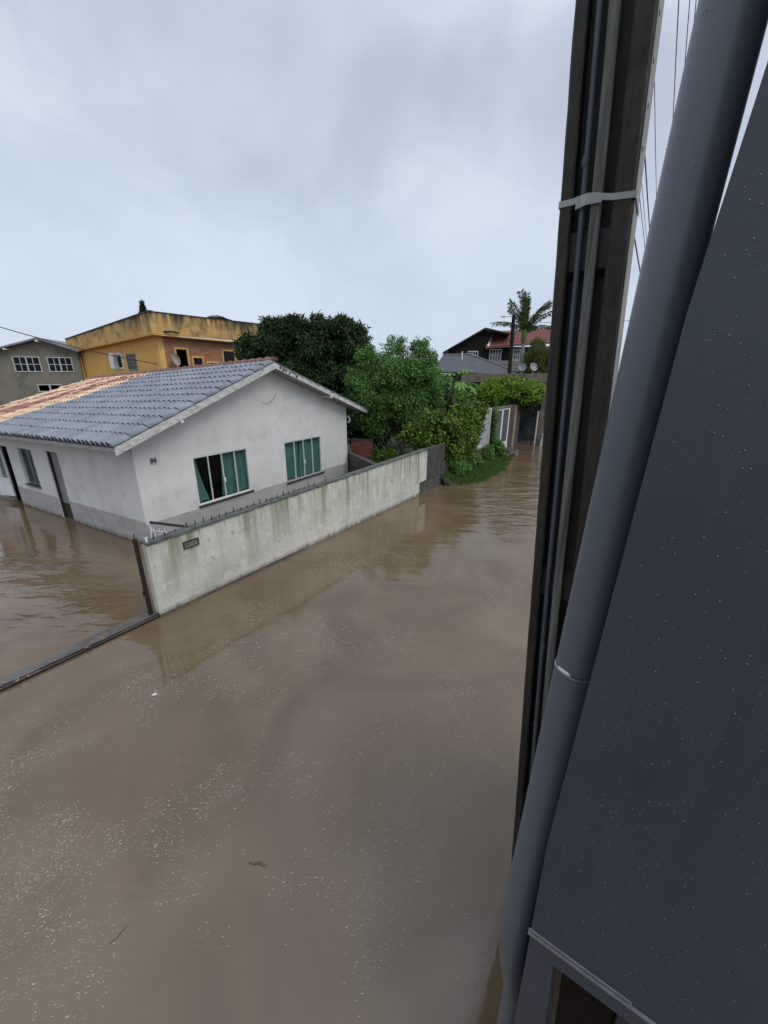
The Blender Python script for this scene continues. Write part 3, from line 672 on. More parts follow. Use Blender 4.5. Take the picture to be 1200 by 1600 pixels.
foliage('inner_leaves', mg, [((c[0], c[1]+.4, c[2]), tuple(x*.72 for x in r_)) for c, r_ in Bl], 16000, .34, M['mango'], .34, .6, .4, lump=.6, nl=60, shell=.1)
trunk('trunk', mg, (0, 0, -.5), [c for c, _ in Bl[:7]], .30, M['bark'], 4, .45)

lt = thing('light_green_tree', 'feathery light green tree between the white house and the lane', 'tree', (.9, 18.6, 0))
B = [((.5, 18.3, 4.5), (1.35, 1.3, .95)), ((-.4, 18.4, 3.6), (1.2, 1.2, 1.15)), ((1.5, 18.4, 4.2), (1.0, 1.2, 1.0)), ((1.0, 18.6, 3.2), (1.6, 1.3, 1.2)), ((-.1, 18.6, 2.4), (1.5, 1.1, 1.0)), ((2.0, 18.8, 3.1), (.9, 1.1, 1.1)),
     ((.45, 18.2, 5.45), (.5, .5, .4)), ((-.85, 18.2, 5.05), (.45, .4, .42)), ((1.55, 18.3, 5.4), (.5, .45, .38)), ((1.95, 18.2, 5.0), (.42, .4, .34)), ((-1.3, 18.2, 4.1), (.5, .5, .4))]
Bl = [((c[0]-.9, c[1]-18.6, c[2]), r_) for c, r_ in B]
foliage('crown', lt, Bl, 42000, .15, M['light'], .27, .55, .9, lump=.36, nl=34, shell=.25)
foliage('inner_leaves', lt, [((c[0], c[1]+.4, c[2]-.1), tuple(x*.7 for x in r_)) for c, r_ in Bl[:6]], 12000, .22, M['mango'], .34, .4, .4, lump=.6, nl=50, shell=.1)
g = G(); R_ = random.Random(12); tw = []                     # thin shoots that stand out against the sky
for i in range(34):
    c, r_ = Bl[R_.choice([0, 1, 2, 5, 6, 7, 8, 9, 10])]; a = Vector((c[0], c[1], c[2])); d = Vector((R_.uniform(-1, 1), R_.uniform(-.4, .4), R_.uniform(.5, 1.3))).normalized()
    e_ = a + Vector((d.x*r_[0]*1.25, d.y, d.z*r_[2]*1.3)); m_ = a.lerp(e_, .6)+Vector((0, 0, .1)); g.tube([a, m_, e_], [.02, .012, .004], 4)
    for k in range(26): q = a.lerp(e_, R_.uniform(.45, 1)); tw.append((q.x+R_.gauss(0, .05), q.y+R_.gauss(0, .05), q.z+R_.gauss(0, .05)))
obj('shoots', g, M['bark'], lt)
v, f = leaves(np.array(tw), .15, .28, .35); mesh_np('shoot_leaves', v, f, M['light'], lt)
trunk('trunk', lt, (0, 0, 0), [c for c, _ in Bl[:6]], .16, M['bark'], 8, .3)

pp_ = thing('papaya_tree', 'young papaya tree with big lobed leaves and a few yellow ones above the vine fence', 'tree', (3.35, 19.4, 0))
pp_.scale = (1.12, 1.12, 1.04)
obj('trunk', G().tube([(0, 0, 0), (.05, 0, 1.6), (0, 0, 3.0), (-.05, 0, 3.9)], [.10, .09, .07, .05], 8), M['bark'], pp_, smooth=True)
ylm = leafmat('yellow_papaya_leaf', [(.25, .26, .02), (.16, .2, .02)])
R_ = random.Random(21)
for i in range(17):
    a = i*2.4; el = R_.uniform(-.25, .75) if i < 13 else R_.uniform(-.9, -.5); L_ = R_.uniform(.65, 1.1); top = Vector((-.05, 0, 3.85-(.5 if i >= 13 else 0)))
    d = Vector((math.cos(a)*math.cos(el), math.sin(a)*math.cos(el), math.sin(el))); e_ = top+d*L_
    g = G().tube([top, top+d*L_*.5+Vector((0, 0, .05)), e_], [.014, .011, .008], 5)
    fl = (d+Vector((0, 0, -.5))).normalized(); sd_ = fl.cross(Vector((0, 0, 1))).normalized(); cc_ = len(g.v); g.v.append(tuple(e_))
    nl_ = 7; ring = []
    for q in range(nl_*4+1):
        t = q/(nl_*4); an = (t-.5)*5.2; rr_ = .34*(.45+.55*abs(math.cos(t*nl_*math.pi)))*(1-.25*abs(t-.5)*2)
        p = e_+(fl*math.cos(an)+sd_*math.sin(an))*rr_ + Vector((0, 0, -.22*rr_*2*(1 if rr_ > .25 else .4))); g.v.append(tuple(p))
    g.f += [(cc_, cc_+1+q, cc_+2+q) for q in range(nl_*4)]
    obj('leaf', g, ylm if i >= 14 else M['light'], pp_)

# vine covered fence
fn = thing('vine_fence', 'low wall with white vertical bars almost buried in the vines beside the grass bank', 'fence', S(11.75, -.1), az(SA))
obj('base_wall', G().box(0, 6.05, 0, .15, -.4, .85), M['concdark'], fn)
b0 = None
for i in range(34):
    if b0 is None: b0 = obj('bar', G().box(-.012, .012, .03, .054, .85, 2.55), M['whitepaint'], fn); o = b0
    else: o = inst(b0, fn)
    o.location = (.45+i*.118, 0, 0)
for z in (.95, 1.75, 2.45): obj('rail', G().box(.4, 4.5, .028, .056, z, z+.04), M['whitepaint'], fn)
pn = thing('white_side_gate', 'frosted white framed gate panel between the vines and the white glazed door', 'gate', S(15.95, -.12), az(SA))
obj('gate_frame', G().box(0, .05, 0, .05, .55, 2.75).box(1.20, 1.25, 0, .05, .55, 2.75).box(.05, 1.2, 0, .05, .55, .60).box(.05, 1.2, 0, .05, 2.70, 2.75), M['whitepaint'], pn)
fr_ = mat('frosted_panel', (.36, .37, .36), (.27, .28, .27), 3, .5)
for a in (.05, .63):
    for k in range(3): obj('panel', G().box(a, a+.56, .01, .025, .61+k*.70, .61+k*.70+.68), fr_, pn)
obj('centre_bar', G().box(.612, .628, -.01, .03, .6, 2.7), M['whitepaint'], pn)

V_ = [('bright leafy vine shrub spilling over the fence with shoots reaching left', (1.75, 16.35, 0), [((0, 0, 1.95), (.85, .6, .8)), ((-.5, 0, 2.05), (.5, .4, .42)), ((.45, .1, 1.3), (.8, .6, .8)), ((.3, 0, 2.5), (.6, .4, .4)), ((1.0, -.15, 1.75), (.5, .4, .95))]),
      ('dense middle vine clump hanging over the white bars', (3.35, 17.3, 0), [((-.1, 0, 1.8), (.95, .6, 1.05)), ((-.45, -.4, 1.1), (.7, .5, .8)), ((.1, .3, 2.6), (.8, .5, .5)), ((.1, .5, 1.1), (.6, .6, .9))]),
      ('darker vine clump next to the frosted gate panel', (4.2, 18.7, 0), [((-.15, 0, 2.0), (.75, .8, .95)), ((.1, .1, 2.75), (.6, .6, .42)), ((-.35, -.2, .9), (.6, .6, .8))])]
for i, (lb, loc, bl) in enumerate(V_):
    t = thing('vine_shrub', lb, 'shrub', loc, 0, 'vine shrubs along the fence')
    foliage('leaves', t, bl, (9500, 9500, 7500)[i], .13, M['vine'], .6, .35, .8, lump=.32, nl=44, shell=.3, floor=.2)
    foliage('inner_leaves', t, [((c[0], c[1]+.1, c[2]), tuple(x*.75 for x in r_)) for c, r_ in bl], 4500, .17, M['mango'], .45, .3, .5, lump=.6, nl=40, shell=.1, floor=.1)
    obj('stem', G().tube([(0, .1, 0), (.06, .1, .9), (-.1, .1, 1.9)], [.05, .04, .02], 6).tube([(0, .1, .6), (.4, .1, 1.5)], [.03, .015], 5), M['bark'], t)
    if i == 0:
        tw = []; g = G()
        for q in range(9):
            a = Vector((-.4, 0, 1.9)); e_ = a+Vector((-R_.uniform(.5, 1.15), R_.uniform(-.3, .3), R_.uniform(-.35, .55))); m_ = a.lerp(e_, .5)+Vector((0, 0, .12)); g.tube([a, m_, e_], [.012, .008, .003], 4)
            for k in range(26): p = a.lerp(e_, R_.random())+Vector((0, 0, .08)); tw.append((p.x+R_.gauss(0, .04), p.y+R_.gauss(0, .05), p.z+R_.gauss(0, .05)))
        obj('shoots', g, M['bark'], t); v, f = leaves(np.array(tw), .13, .55, .2); mesh_np('shoot_leaves', v, f, M['vine'], t)
iv = thing('ivy_undergrowth', 'dark ivy and weeds hugging the foot of the fence above the grass', 'ivy', S(13, .1))
foliage('leaves', iv, [((-.1, 0, .55), (.55, .8, .35)), ((.9, 1.7, .55), (.5, .9, .35)), ((1.95, 3.3, .55), (.45, .9, .4)), ((2.75, 4.0, .6), (.4, .6, .55)), ((2.42, 3.78, 1.7), (.12, .3, 1.25))], 15000, .11, M['light'], .5, .2, .6, lump=.45, nl=40, shell=.1, floor=.05)

# white door, wall with it, step
wd = thing('lane_wall', 'dark grey weathered wall holding the white double door at the far end of the lane', 'wall', S(17.3, -.18), az(SA))
wall(wd, M['concdark'], 0, 5.4, -.4, 2.74, .2, [(.75, 3.35, .30, 2.62)])
dd_ = obj('door', G().box(.76, .98, .03, .09, .40, 2.6).box(3.14, 3.34, .03, .09, .40, 2.6).box(.86, 3.24, .03, .09, 2.52, 2.6).box(.70, 3.4, .0, .1, .30, .42).box(1.92, 2.14, .035, .085, .42, 2.52)
     .box(.86, 1.98, .04, .08, .42, .70).box(2.10, 3.24, .04, .08, .42, .70), M['whitepaint'], wd)
dd_['label'] = 'white framed double door with tall dark panes'
dg_ = glassmat('dark_glass', (.10, .11, .12), .6)
for a, b in ((.87, 1.97), (2.11, 3.23)): obj('pane', G().box(a, b, .055, .06, .70, 2.52), M['sill'], dd_)
obj('lintel', G().box(.55, 3.5, -.03, .0, 2.63, 2.72), M['greyb'], wd)
obj('step', G().box(.5, 3.7, -.62, -.005, -.3, .17).box(.65, 3.5, -.30, -.005, .172, .28), M['wetconc'], wd, bevel=.015)
obj('pilaster', G().box(3.9, 4.35, -.08, -.003, -.4, 2.7), M['beige'], wd)

# garage with flat roof at the end of the lane
ga = thing('flat_roof_garage', 'low flat roofed garage with beige stained parapet ending the lane', 'building', (8.35, 27.35, 0), rad(-30))
wall(ga, M['concdark'], .35, 2.55, -.4, 3.9, .2, [(.62, 2.2, -.4, 2.55)])
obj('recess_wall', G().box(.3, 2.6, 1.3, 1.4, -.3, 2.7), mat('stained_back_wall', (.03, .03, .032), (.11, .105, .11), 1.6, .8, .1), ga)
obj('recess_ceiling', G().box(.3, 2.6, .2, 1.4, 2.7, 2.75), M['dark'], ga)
obj('parapet', G().box(-3.3, 2.62, -.28, 3.0, 3.96, 4.5), M['beige'], ga, bevel=.02)
obj('side_wall', G().box(-3.0, .345, -.0, .2, -.4, 3.9), M['concdark'], ga)
obj('column', G().box(2.2, 2.52, -.2, -.002, -.4, 3.95), M['beige'], ga)
obj('white_post', G().box(2.05, 2.13, -.30, -.21, -.3, 2.2), M['whitepaint'], ga)
bkt = thing('rubble_heap', 'pale rubble and bags by the garage column at the water edge', 'rubble', (10.55, 25.9, 0))
obj('bag', G().hexa([(-.35, -.2, -.2), (.35, -.25, -.2), (.3, .25, -.2), (-.3, .2, -.2), (-.22, -.15, .75), (.25, -.12, .62), (.2, .15, .7), (-.2, .15, .8)]), fr_, bkt, bevel=.06)

hd = thing('clipped_hedge', 'rounded bright green hedge crown bulging over the wall above the white door', 'hedge', (7.5, 25.0, 0))
foliage('crown', hd, [((.05, -.3, 3.38), (2.0, 1.2, .98)), ((-1.15, -.7, 3.2), (1.15, 1.0, .82)), ((1.35, .1, 3.35), (1.1, .9, .85))], 30000, .12, M['hedge'], .5, -.25, .9, lump=.14, nl=240, shell=.4)
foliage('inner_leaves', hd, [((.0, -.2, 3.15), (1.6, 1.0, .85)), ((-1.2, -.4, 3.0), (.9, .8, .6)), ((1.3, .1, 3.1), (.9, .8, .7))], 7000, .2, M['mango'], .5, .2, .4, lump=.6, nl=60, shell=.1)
obj('stems', G().tube([(-.2, .3, 0), (-.1, .2, 2.8)], [.08, .05], 6).tube([(.6, .3, 0), (.5, .2, 2.9)], [.06, .04], 6), M['bark'], hd)

# dishes on the garage roof
def dish(parent, r_, m_):
    g = G(); n_ = 18; g.v.append((0, .10*r_/.3, 0))
    for k, q in enumerate((.4, .75, 1.0)):
        for i in range(n_): a = 2*math.pi*i/n_; g.v.append((r_*q*math.cos(a), .10*r_/.3*(1-q*q), r_*q*math.sin(a)))
    g.f += [(0, 1+(i+1) % n_, 1+i) for i in range(n_)]
    for k in range(2): g.f += [(1+k*n_+i, 1+k*n_+(i+1) % n_, 1+(k+1)*n_+(i+1) % n_, 1+(k+1)*n_+i) for i in range(n_)]
    return obj('reflector', g, m_, parent, smooth=True)
for i, (x, y, lb) in enumerate(((8.85, 26.75, 'left grey satellite dish standing on the garage roof'), (9.5, 26.5, 'right paler satellite dish standing on the garage roof'))):
    t = thing('satellite_dish', lb, 'satellite dish', (x, y, 4.5), rad(-10+i*25), 'satellite dishes on the garage roof')
    d = dish(t, .27, M['dish'] if i == 0 else mat('pale_dish', (.25, .245, .23), (.20, .195, .18), 4, .5)); d.location = (0, -.05, .42); d.rotation_euler = (rad(-20), 0, 0)
    obj('mast', G().tube([(0, 0, 0), (0, 0, .42)], .02, 6), M['alu'], t); obj('feed_arm', G().tube([(0, -.05, .2), (0, -.35, .38)], .009, 5).box(-.03, .03, -.39, -.33, .36, .42), M['black'], t)

# ================================================================== FAR HOUSES
gr = thing('grey_hip_roof_house', 'house with a plain dark grey sloping roof behind the garage', 'house', (5.57, 32, 0), rad(-10))
obj('wall', G().box(-1.7, 5, .3, 5.9, 0, 4.44).box(-1.7, 1.6, .301, 5.9, 4.441, 4.58), M['concdark'], gr)
g = G(); g.add([(-1.9, -.3, 4.72), (5.1, -.3, 4.45), (5.1, 6, 4.45), (-1.9, 6, 4.72), (-1.15, 1.2, 5.95), (.95, 1.2, 6.0), (1.6, 4, 5.8)], [(0, 1, 5, 4), (1, 2, 6, 5), (2, 3, 4, 6), (3, 0, 4), (4, 5, 6), (0, 3, 2, 1)])
obj('roof', g, M['greyroof'], gr); obj('ridge_cap', G().tube([(-1.15, 1.2, 5.98), (.95, 1.2, 6.03), (5.1, -.3, 4.48)], .05, 6), M['asb'], gr)
obj('vent_pipe', G().tube([(.35, .8, 5.6), (.35, .8, 6.2)], .05, 6), M['whitepaint'], gr)

bh = thing('black_boarded_house', 'black boarded two storey house with red clay tile roof and white windows', 'house', (10, 42, 0), rad(-10))
wall(bh, M['blackwood'], -3.6, .3, 3, lambda u: 8.78-abs(u+.15)*.54, .2, [(-1.65, -.62, 5.9, 6.85)], breaks=(-.15,), name='gable_wall')
wall(bh, M['blackwood'], .3, 7.6, 3, 7.2, .2, [(.48, 1.62, 5.85, 7.0), (2.75, 3.65, 5.95, 7.0), (4.6, 5.6, 5.95, 7.0)], name='front_wall')
obj('inner_wall', G().box(-3.5, 7.5, 1.5, 1.6, 3, 7.2), M['dark'], bh)
bb = G()
for i in range(11): bb.box(-3.55+i*.0, .29, -.02, -.001, 5.4+i*.13, 5.4+i*.13+.006)
b0 = None
for k in range(18):                                   # gable boards, lapped
    z = 5.0+k*.19; hw = (8.70-z)/.54; a = max(-3.6, -.15-hw); b = min(.3, -.15+hw)
    if b-a < .2: continue
    for (p, q) in (((a, b),) if not (5.75 < z < 6.9) else ((a, -1.75), (-.52, b))):
        if q-p > .1: obj('board', G().hexa([(p, -.03, z), (q, -.03, z), (q, -.001, z), (p, -.001, z), (p, -.012, z+.185), (q, -.012, z+.185), (q, -.001, z+.185), (p, -.001, z+.185)]), M['blackwood'], bh)
g = G(); g.hexa([(-4.15, -.5, 6.66), (-.15, -.5, 8.84), (-.15, 5, 8.84), (-4.15, 5, 6.66), (-4.15, -.5, 6.74), (-.15, -.5, 8.94), (-.15, 5, 8.94), (-4.15, 5, 6.74)])
g.hexa([(-.149, -.5, 8.84), (2.3, -.5, 8.28), (2.3, 5, 8.28), (-.149, 5, 8.84), (-.149, -.5, 8.94), (2.3, -.5, 8.38), (2.3, 5, 8.38), (-.149, 5, 8.94)])
obj('roof', g, M['greyroof'], bh)
rr_ = obj('tiled_roof', G().hexa([(.0, -.75, 7.02), (7.8, -.75, 7.5), (7.8, 3.2, 9.1), (.45, 3.2, 8.8), (.0, -.75, 7.10), (7.8, -.75, 7.58), (7.8, 3.2, 9.2), (.45, 3.2, 8.9)]), M['redtile'], bh)
rows = G()
for i in range(52):                                   # rolls of the clay tiles
    t = (i+.5)/52; x0_ = .0+7.8*t; x1_ = .45+7.35*t; z0 = 7.12+.48*t; z1 = 8.92+.3*t
    for k in range(7):
        a, b = k/7, (k+1)/7
        rows.tube([(x0_+(x1_-x0_)*a, -.76+3.96*a, z0+(z1-z0)*a+.035), (x0_+(x1_-x0_)*b, -.76+3.96*b, z0+(z1-z0)*b+.01)], [.062, .05], 5)
o = obj('roof_tiles', rows, M['redtile'], bh); o['kind'] = 'stuff'
obj('flashing', G().hexa([(.16, -.72, 7.12), (.34, -.72, 7.12), (.85, 1.9, 8.45), (.6, 1.9, 8.45), (.16, -.72, 7.24), (.34, -.72, 7.24), (.85, 1.9, 8.6), (.6, 1.9, 8.6)]), M['whitepaint'], bh)
for (a, b, c, d) in ((-1.65, -.62, 5.9, 6.85), (.48, 1.62, 5.85, 7.0), (2.75, 3.65, 5.95, 7.0), (4.6, 5.6, 5.95, 7.0)):
    wo = window(bh, a, b, c, d, 4, w0=-.04, fr=.07, dp=.07, rows=2, m=M['whitepaint'], bar=.028, panes=False)
    obj('lace_curtain', G().box(a+.1, b-.1, .12, .13, c+.1, d-.3), M['doorgrey'], wo)
pg = thing('slatted_veranda_roof', 'pale stepped slats of a veranda roof in front of the black house', 'roof', (10.25, 40.6, 0), rad(-10))
obj('beam', G().box(0, 4.5, .6, .7, 3, 4.9), M['blackwood'], pg)
b0 = None
for k in range(8):
    if b0 is None: b0 = obj('slat', G().box(0, 3.6, 0, .12, 0, .055), M['mortar'], pg); o = b0
    else: o = inst(b0, pg)
    o.location = (.25+.18*(7-k)*.6, -.12*(7-k)+.3, 4.95+k*.125)

# palm and far trees
pm = thing('palm_tree', 'tall palm with upswept fronds in front of the red tiled roof', 'palm tree', (12.3, 37.5, 0))
obj('trunk', G().tube([(0, 0, 0), (.05, 0, 4), (0, 0, 6.6), (0, 0, 7.7)], [.22, .18, .17, .12], 10), mat('palm_trunk', (.22, .21, .18), (.14, .13, .11), 3, .8, .3), pm, smooth=True)
obj('crown_shaft', G().tube([(0, 0, 7.2), (0, 0, 7.9), (0, 0, 8.4)], [.19, .26, .14], 10), M['palm'], pm, smooth=True)
R_ = random.Random(4)
for i, (lean, L_, a) in enumerate([(-.12, 3.3, 0), (.05, 3.2, 1.5), (.42, 3.3, .2), (.55, 3.1, -.5), (-.32, 2.9, .3), (.95, 2.8, .1), (-.85, 3.0, -.1), (.2, 2.9, 2.6), (-.2, 2.8, -2.4), (.75, 2.6, 1.2), (-.5, 2.7, 1.0), (.32, 3.0, -1.0), (-.05, 3.1, -.6)]):
    d = Vector((math.sin(lean)*math.cos(a*.5), math.sin(lean)*math.sin(a)*.8+.15*math.sin(a), math.cos(lean)*.9)).normalized()
    pts = []; p = Vector((0, 0, 8.1)); cd_ = d.copy()
    for k in range(9): pts.append(p.copy()); p = p+cd_*(L_/8); cd_ = (cd_+Vector((d.x*.09, d.y*.09, -.065-.05*abs(lean)))).normalized()
    g = G().tube(pts, [.045-.0045*k for k in range(9)], 5); fr_o = obj('frond', g, M['palm'], pm)
    cc, dd2 = [], []
    for k in range(330):
        t = R_.uniform(.06, .99)*8; j = min(int(t), 7); q = pts[j].lerp(pts[j+1], t-j); tv = (pts[j+1]-pts[j]).normalized()
        sd_ = tv.cross(Vector((0, 1, .2))).normalized()*R_.choice([-1, 1]); cc.append(q[:]); dv_ = tv*.9+sd_*.7+Vector((R_.uniform(-.15, .15), R_.uniform(-.4, .4), -.55)); dd2.append(dv_[:])
    v, f = leaves(np.array(cc), .36, .10, .3, np.array(dd2)*3, .25); mesh_np('leaflets', v, f, M['palm'], fr_o)
sh = thing('olive_green_tree', 'round olive green tree in front of the black house right of the pole', 'tree', (11.6, 31, 0))
foliage('crown', sh, [((-.3, 0, 5.7), (1.15, 1, 1.2)), ((.9, .2, 5.4), (1.1, 1, 1.1)), ((-.9, 0, 4.8), (.8, .9, .8)), ((.3, 0, 4.6), (1.6, 1, .8)), ((-.4, 0, 6.6), (.55, .5, .4))], 17000, .17, M['shrub'], .3, .1, .9, lump=.34, nl=40, shell=.2)
trunk('trunk', sh, (0, 0, 0), [(-.3, 0, 5.6), (.9, .2, 5.3), (.2, 0, 4.8)], .14, M['bark'], 3)
cf = thing('small_conifer', 'small dark conifer tip showing above the yellow building roof', 'tree', (-15.9, 28.5, 0))
cones = [((0, 0, 7.5+k*.16), (.42-.04*k, .42-.04*k, .18)) for k in range(9)]
foliage('crown', cf, cones, 5200, .13, M['conifer'], .25, -.3, 1.0, lump=.4, nl=20, shell=.1)
obj('trunk', G().tube([(0, 0, 0), (0, 0, 8.9)], [.12, .02], 6), M['bark'], cf)
up_ = thing('lane_pole', 'slim dark utility pole standing behind the hedge in front of the grey roof', 'utility pole', (9.05, 30, 0))
obj('shaft', G().tube([(.12, 0, 0), (-.08, 0, 8.35)], [.17, .13], 8), M['blackwood'], up_, smooth=True)
obj('insulator_rack', G().tube([(.14, 0, 7.1), (.14, 0, 8.0)], .02, 6), M['black'], up_)
for k in range(4): obj('insulator', G().tube([(.17, 0, 7.15+k*.24), (.17, 0, 7.27+k*.24)], [.055, .045], 8), M['black'], up_)
obj('lamp_arm', G().tube([(-.05, 0, 8.2), (-.35, 0, 8.3), (-.75, 0, 8.28)], .03, 6).box(-.95, -.7, -.07, .07, 8.22, 8.33), M['alu'], up_)

# ------------------------------------------------------------------ yellow building
yb = thing('yellow_building', 'two storey ochre yellow building with mould stained parapet behind the tiled roof', 'building', (-11.84, 22.0, 0), az(rad(32)))
YX, YY = 6.5, 9.6
def yp(y): return 7.22 - .085*y
def ypb(y): return 6.24 - .055*y
WY = [(2.35, 3.35, 4.55, 5.42), (3.85, 5.2, 4.63, 5.5)]
wall(yb, M['yellow'], .18, YY-.2, 0, lambda u: ypb(u)-.003, .18, WY, IDY)
WX = [(.92, 1.6, 3.4, 5.66), (1.88, 2.5, 4.5, 5.26), (2.78, 3.5, 4.0, 5.03), (3.9, 4.75, 3.6, 5.73), (5.3, 6.1, 4.6, 5.6)]
wall(yb, M['brownwall'], .32, YX, 0, 6.27, .18, WX)
wall(yb, M['yellow'], 0, .32, 0, 6.24, .18)
obj('back_walls', G().box(YX-.18, YX, .2, YY, 0, 6.2).box(.2, YX-.2, YY-.3, YY-.1, 0, 5.6).box(1.4, 1.5, .5, YY-1, 0, 5.5), M['dark'], yb)
pa = G()
o_ = .38
for (x0_, x1_, ya, yb_) in ((-o_, -o_+.16, -o_, YY),):
    pa.hexa([(x0_, ya, ypb(ya)), (x1_, ya, ypb(ya)), (x1_, yb_, ypb(yb_)), (x0_, yb_, ypb(yb_)), (x0_, ya, yp(ya)), (x1_, ya, yp(ya)), (x1_, yb_, yp(yb_)), (x0_, yb_, yp(yb_))])
pa.hexa([(-o_+.161, -o_, 6.27), (YX+.4, -o_, 6.34), (YX+.4, -o_+.16, 6.34), (-o_+.161, -o_+.16, 6.27), (-o_+.161, -o_, 7.25), (YX+.4, -o_, 7.42), (YX+.4, -o_+.16, 7.42), (-o_+.161, -o_+.16, 7.25)])
obj('parapet', pa, M['parapet'], yb)
cp = G()
cp.hexa([(-o_-.03, -o_-.03, yp(-o_)+.002), (-o_+.19, -o_-.03, yp(-o_)+.002), (-o_+.19, YY, yp(YY)+.002), (-o_-.03, YY, yp(YY)+.002), (-o_-.03, -o_-.03, yp(-o_)+.07), (-o_+.19, -o_-.03, yp(-o_)+.07), (-o_+.19, YY, yp(YY)+.07), (-o_-.03, YY, yp(YY)+.07)])
cp.hexa([(-o_+.192, -o_-.03, 7.255), (YX+.4, -o_-.03, 7.425), (YX+.4, -o_+.19, 7.425), (-o_+.192, -o_+.19, 7.255), (-o_+.192, -o_-.03, 7.30), (YX+.4, -o_-.03, 7.47), (YX+.4, -o_+.19, 7.47), (-o_+.192, -o_+.19, 7.30)])
obj('parapet_cap', cp, M['dkedge'], yb)
sf = G().hexa([(-o_+.01, -o_+.01, ypb(-o_)-.05), (-.001, -o_+.01, ypb(-o_)-.05), (-.001, YY, ypb(YY)-.05), (-o_+.01, YY, ypb(YY)-.05), (-o_+.01, -o_+.01, ypb(-o_)-.002), (-.001, -o_+.01, ypb(-o_)-.002), (-.001, YY, ypb(YY)-.002), (-o_+.01, YY, ypb(YY)-.002)])
sf.box(.001, YX+.3, -o_+.01, -.001, 6.20, 6.262)
obj('eave_slab', sf, M['yellow'], yb)
obj('roof_slab', G().box(0, YX, 0, YY-.3, 6.2, 6.3).map(lambda x, y, z: (x, y, z-.06*y)), M['dkedge'], yb)
wo = window(yb, 3.85, 5.2, 4.63, 5.5, 2, IDY, w0=-.03, fr=.09, dp=.1, m=M['whitepaint'], bar=.03, skip=[(1, 0)])
obj('open_sash', G().box(-.35, -.04, 4.5, 4.56, 4.68, 5.45).box(-.36, -.33, 4.2, 4.6, 4.66, 5.47), M['whitepaint'], wo)
wo = window(yb, 2.35, 3.35, 4.55, 5.42, 5, IDY, w0=-.03, fr=.06, dp=.1, m=M['asb'], rows=4, bar=.018, panes=False)
obj('blind', G().box(.1, .11, 2.4, 3.3, 4.6, 5.4), M['plinth'], wo)
for i, (a, b, c, d) in enumerate(WX):
    wo = window(yb, a-.06, b+.06, c-.06, d+.06, 1, w0=-.03, fr=.09, dp=.12, m=M['yellow'], glass=dg_)
obj('downpipe', G().tube([(-.42, 8.9, 5.75), (-.2, 8.9, 5.55), (-.12, 8.8, 5.3), (-.12, 8.8, 0)], .075, 8), M['yellow'], yb, smooth=True)
obj('roof_spout', G().tube([(-.3, 9.1, 5.72), (-.75, 9.35, 5.66)], .035, 6), M['whitepaint'], yb)
obj('drain_spout', G().tube([(.2, -.35, 6.4), (.5, -.55, 6.42), (.95, -.5, 6.4)], .05, 6), M['dkedge'], yb)
sdh = thing('wall_dish', 'pale satellite dish in front of the first brown facade opening of the yellow building', 'satellite dish', (-11.35, 22.45, 4.7), rad(25))
d = dish(sdh, .30, mat('bone_dish', (.28, .255, .23), (.2, .18, .16), 4, .5)); d.scale = (.62, 1, 1.1); d.location = (.12, -.2, .38); d.rotation_euler = (rad(-15), rad(-20), 0)
obj('bracket', G().tube([(.12, .3, .2), (.12, -.1, .3)], .02, 6), M['black'], sdh)
wtk = thing('rooftop_tarp', 'dark tarp covered bundle lying on the yellow building parapet', 'tarp', (-9.75, 25.2, 7.3), az(rad(32)))
g = G(); R_ = random.Random(6)
for i in range(9):
    for j in range(5):
        x = i*.2-.8; y = (j-2)*.14; g.v.append((x, y, .10+.20*math.sin(math.pi*i/8)*math.cos((j-2)*.6)+R_.uniform(-.03, .05)))
g.f += [(i*5+j, (i+1)*5+j, (i+1)*5+j+1, i*5+j+1) for i in range(8) for j in range(4)]
obj('tarp', g, M['sill'], wtk); obj('bundle', G().box(-.75, .75, -.22, .22, 0, .12), M['dkedge'], wtk)

# ------------------------------------------------------------------ grey building
gb = thing('grey_rendered_house', 'grey rendered two storey gable house with white multi pane windows at the far left', 'house', (-21.28, 26, 0), az(rad(80)))
def gbt(u): return (6.33 - (.13-u)*.27) if u < .13 else (6.33 - (u-.13)*.33)
W3 = [(-1.69, -.19, 4.47, 5.37), (.2, 1.6, 4.48, 5.36), (-.71, .68, 3.28, 3.74)]
wall(gb, M['greyb'], -7, 2.0, 2.62, gbt, .2, W3, breaks=(.13,))
wall(gb, M['dark'], -7, 2.0, -.5, 2.6, .2, (), w0=.5, name='lower_wall')
obj('floor_slab', G().box(-7, 2.0, -.15, .6, 2.55, 2.615), M['greyb'], gb)
obj('side_wall', G().box(1.8, 2.0, .21, 6, 0, 5.7), M['greyb'], gb); obj('inner_wall', G().box(-6, 1.7, 1.4, 1.5, 2.7, 5.6), M['dark'], gb)
g = G()
for (ua, ub) in ((-7.2, .13), (.1301, 2.3)):
    za, zb = gbt(ua)+.02, gbt(ub)+.02
    if ua > 0: za = gbt(.13)+.02
    g.hexa([(ua, -.4, za), (ub, -.4, zb), (ub, 6, zb), (ua, 6, za), (ua, -.4, za+.09), (ub, -.4, zb+.09), (ub, 6, zb+.09), (ua, 6, za+.09)])
obj('roof', g, M['asb'], gb)
obj('purlin_end', G().box(.08, .18, -.5, 0, 6.2, 6.3), M['whitepaint'], gb); obj('purlin_end', G().box(-1.75, -1.65, -.5, 0, 5.72, 5.8), M['whitepaint'], gb)
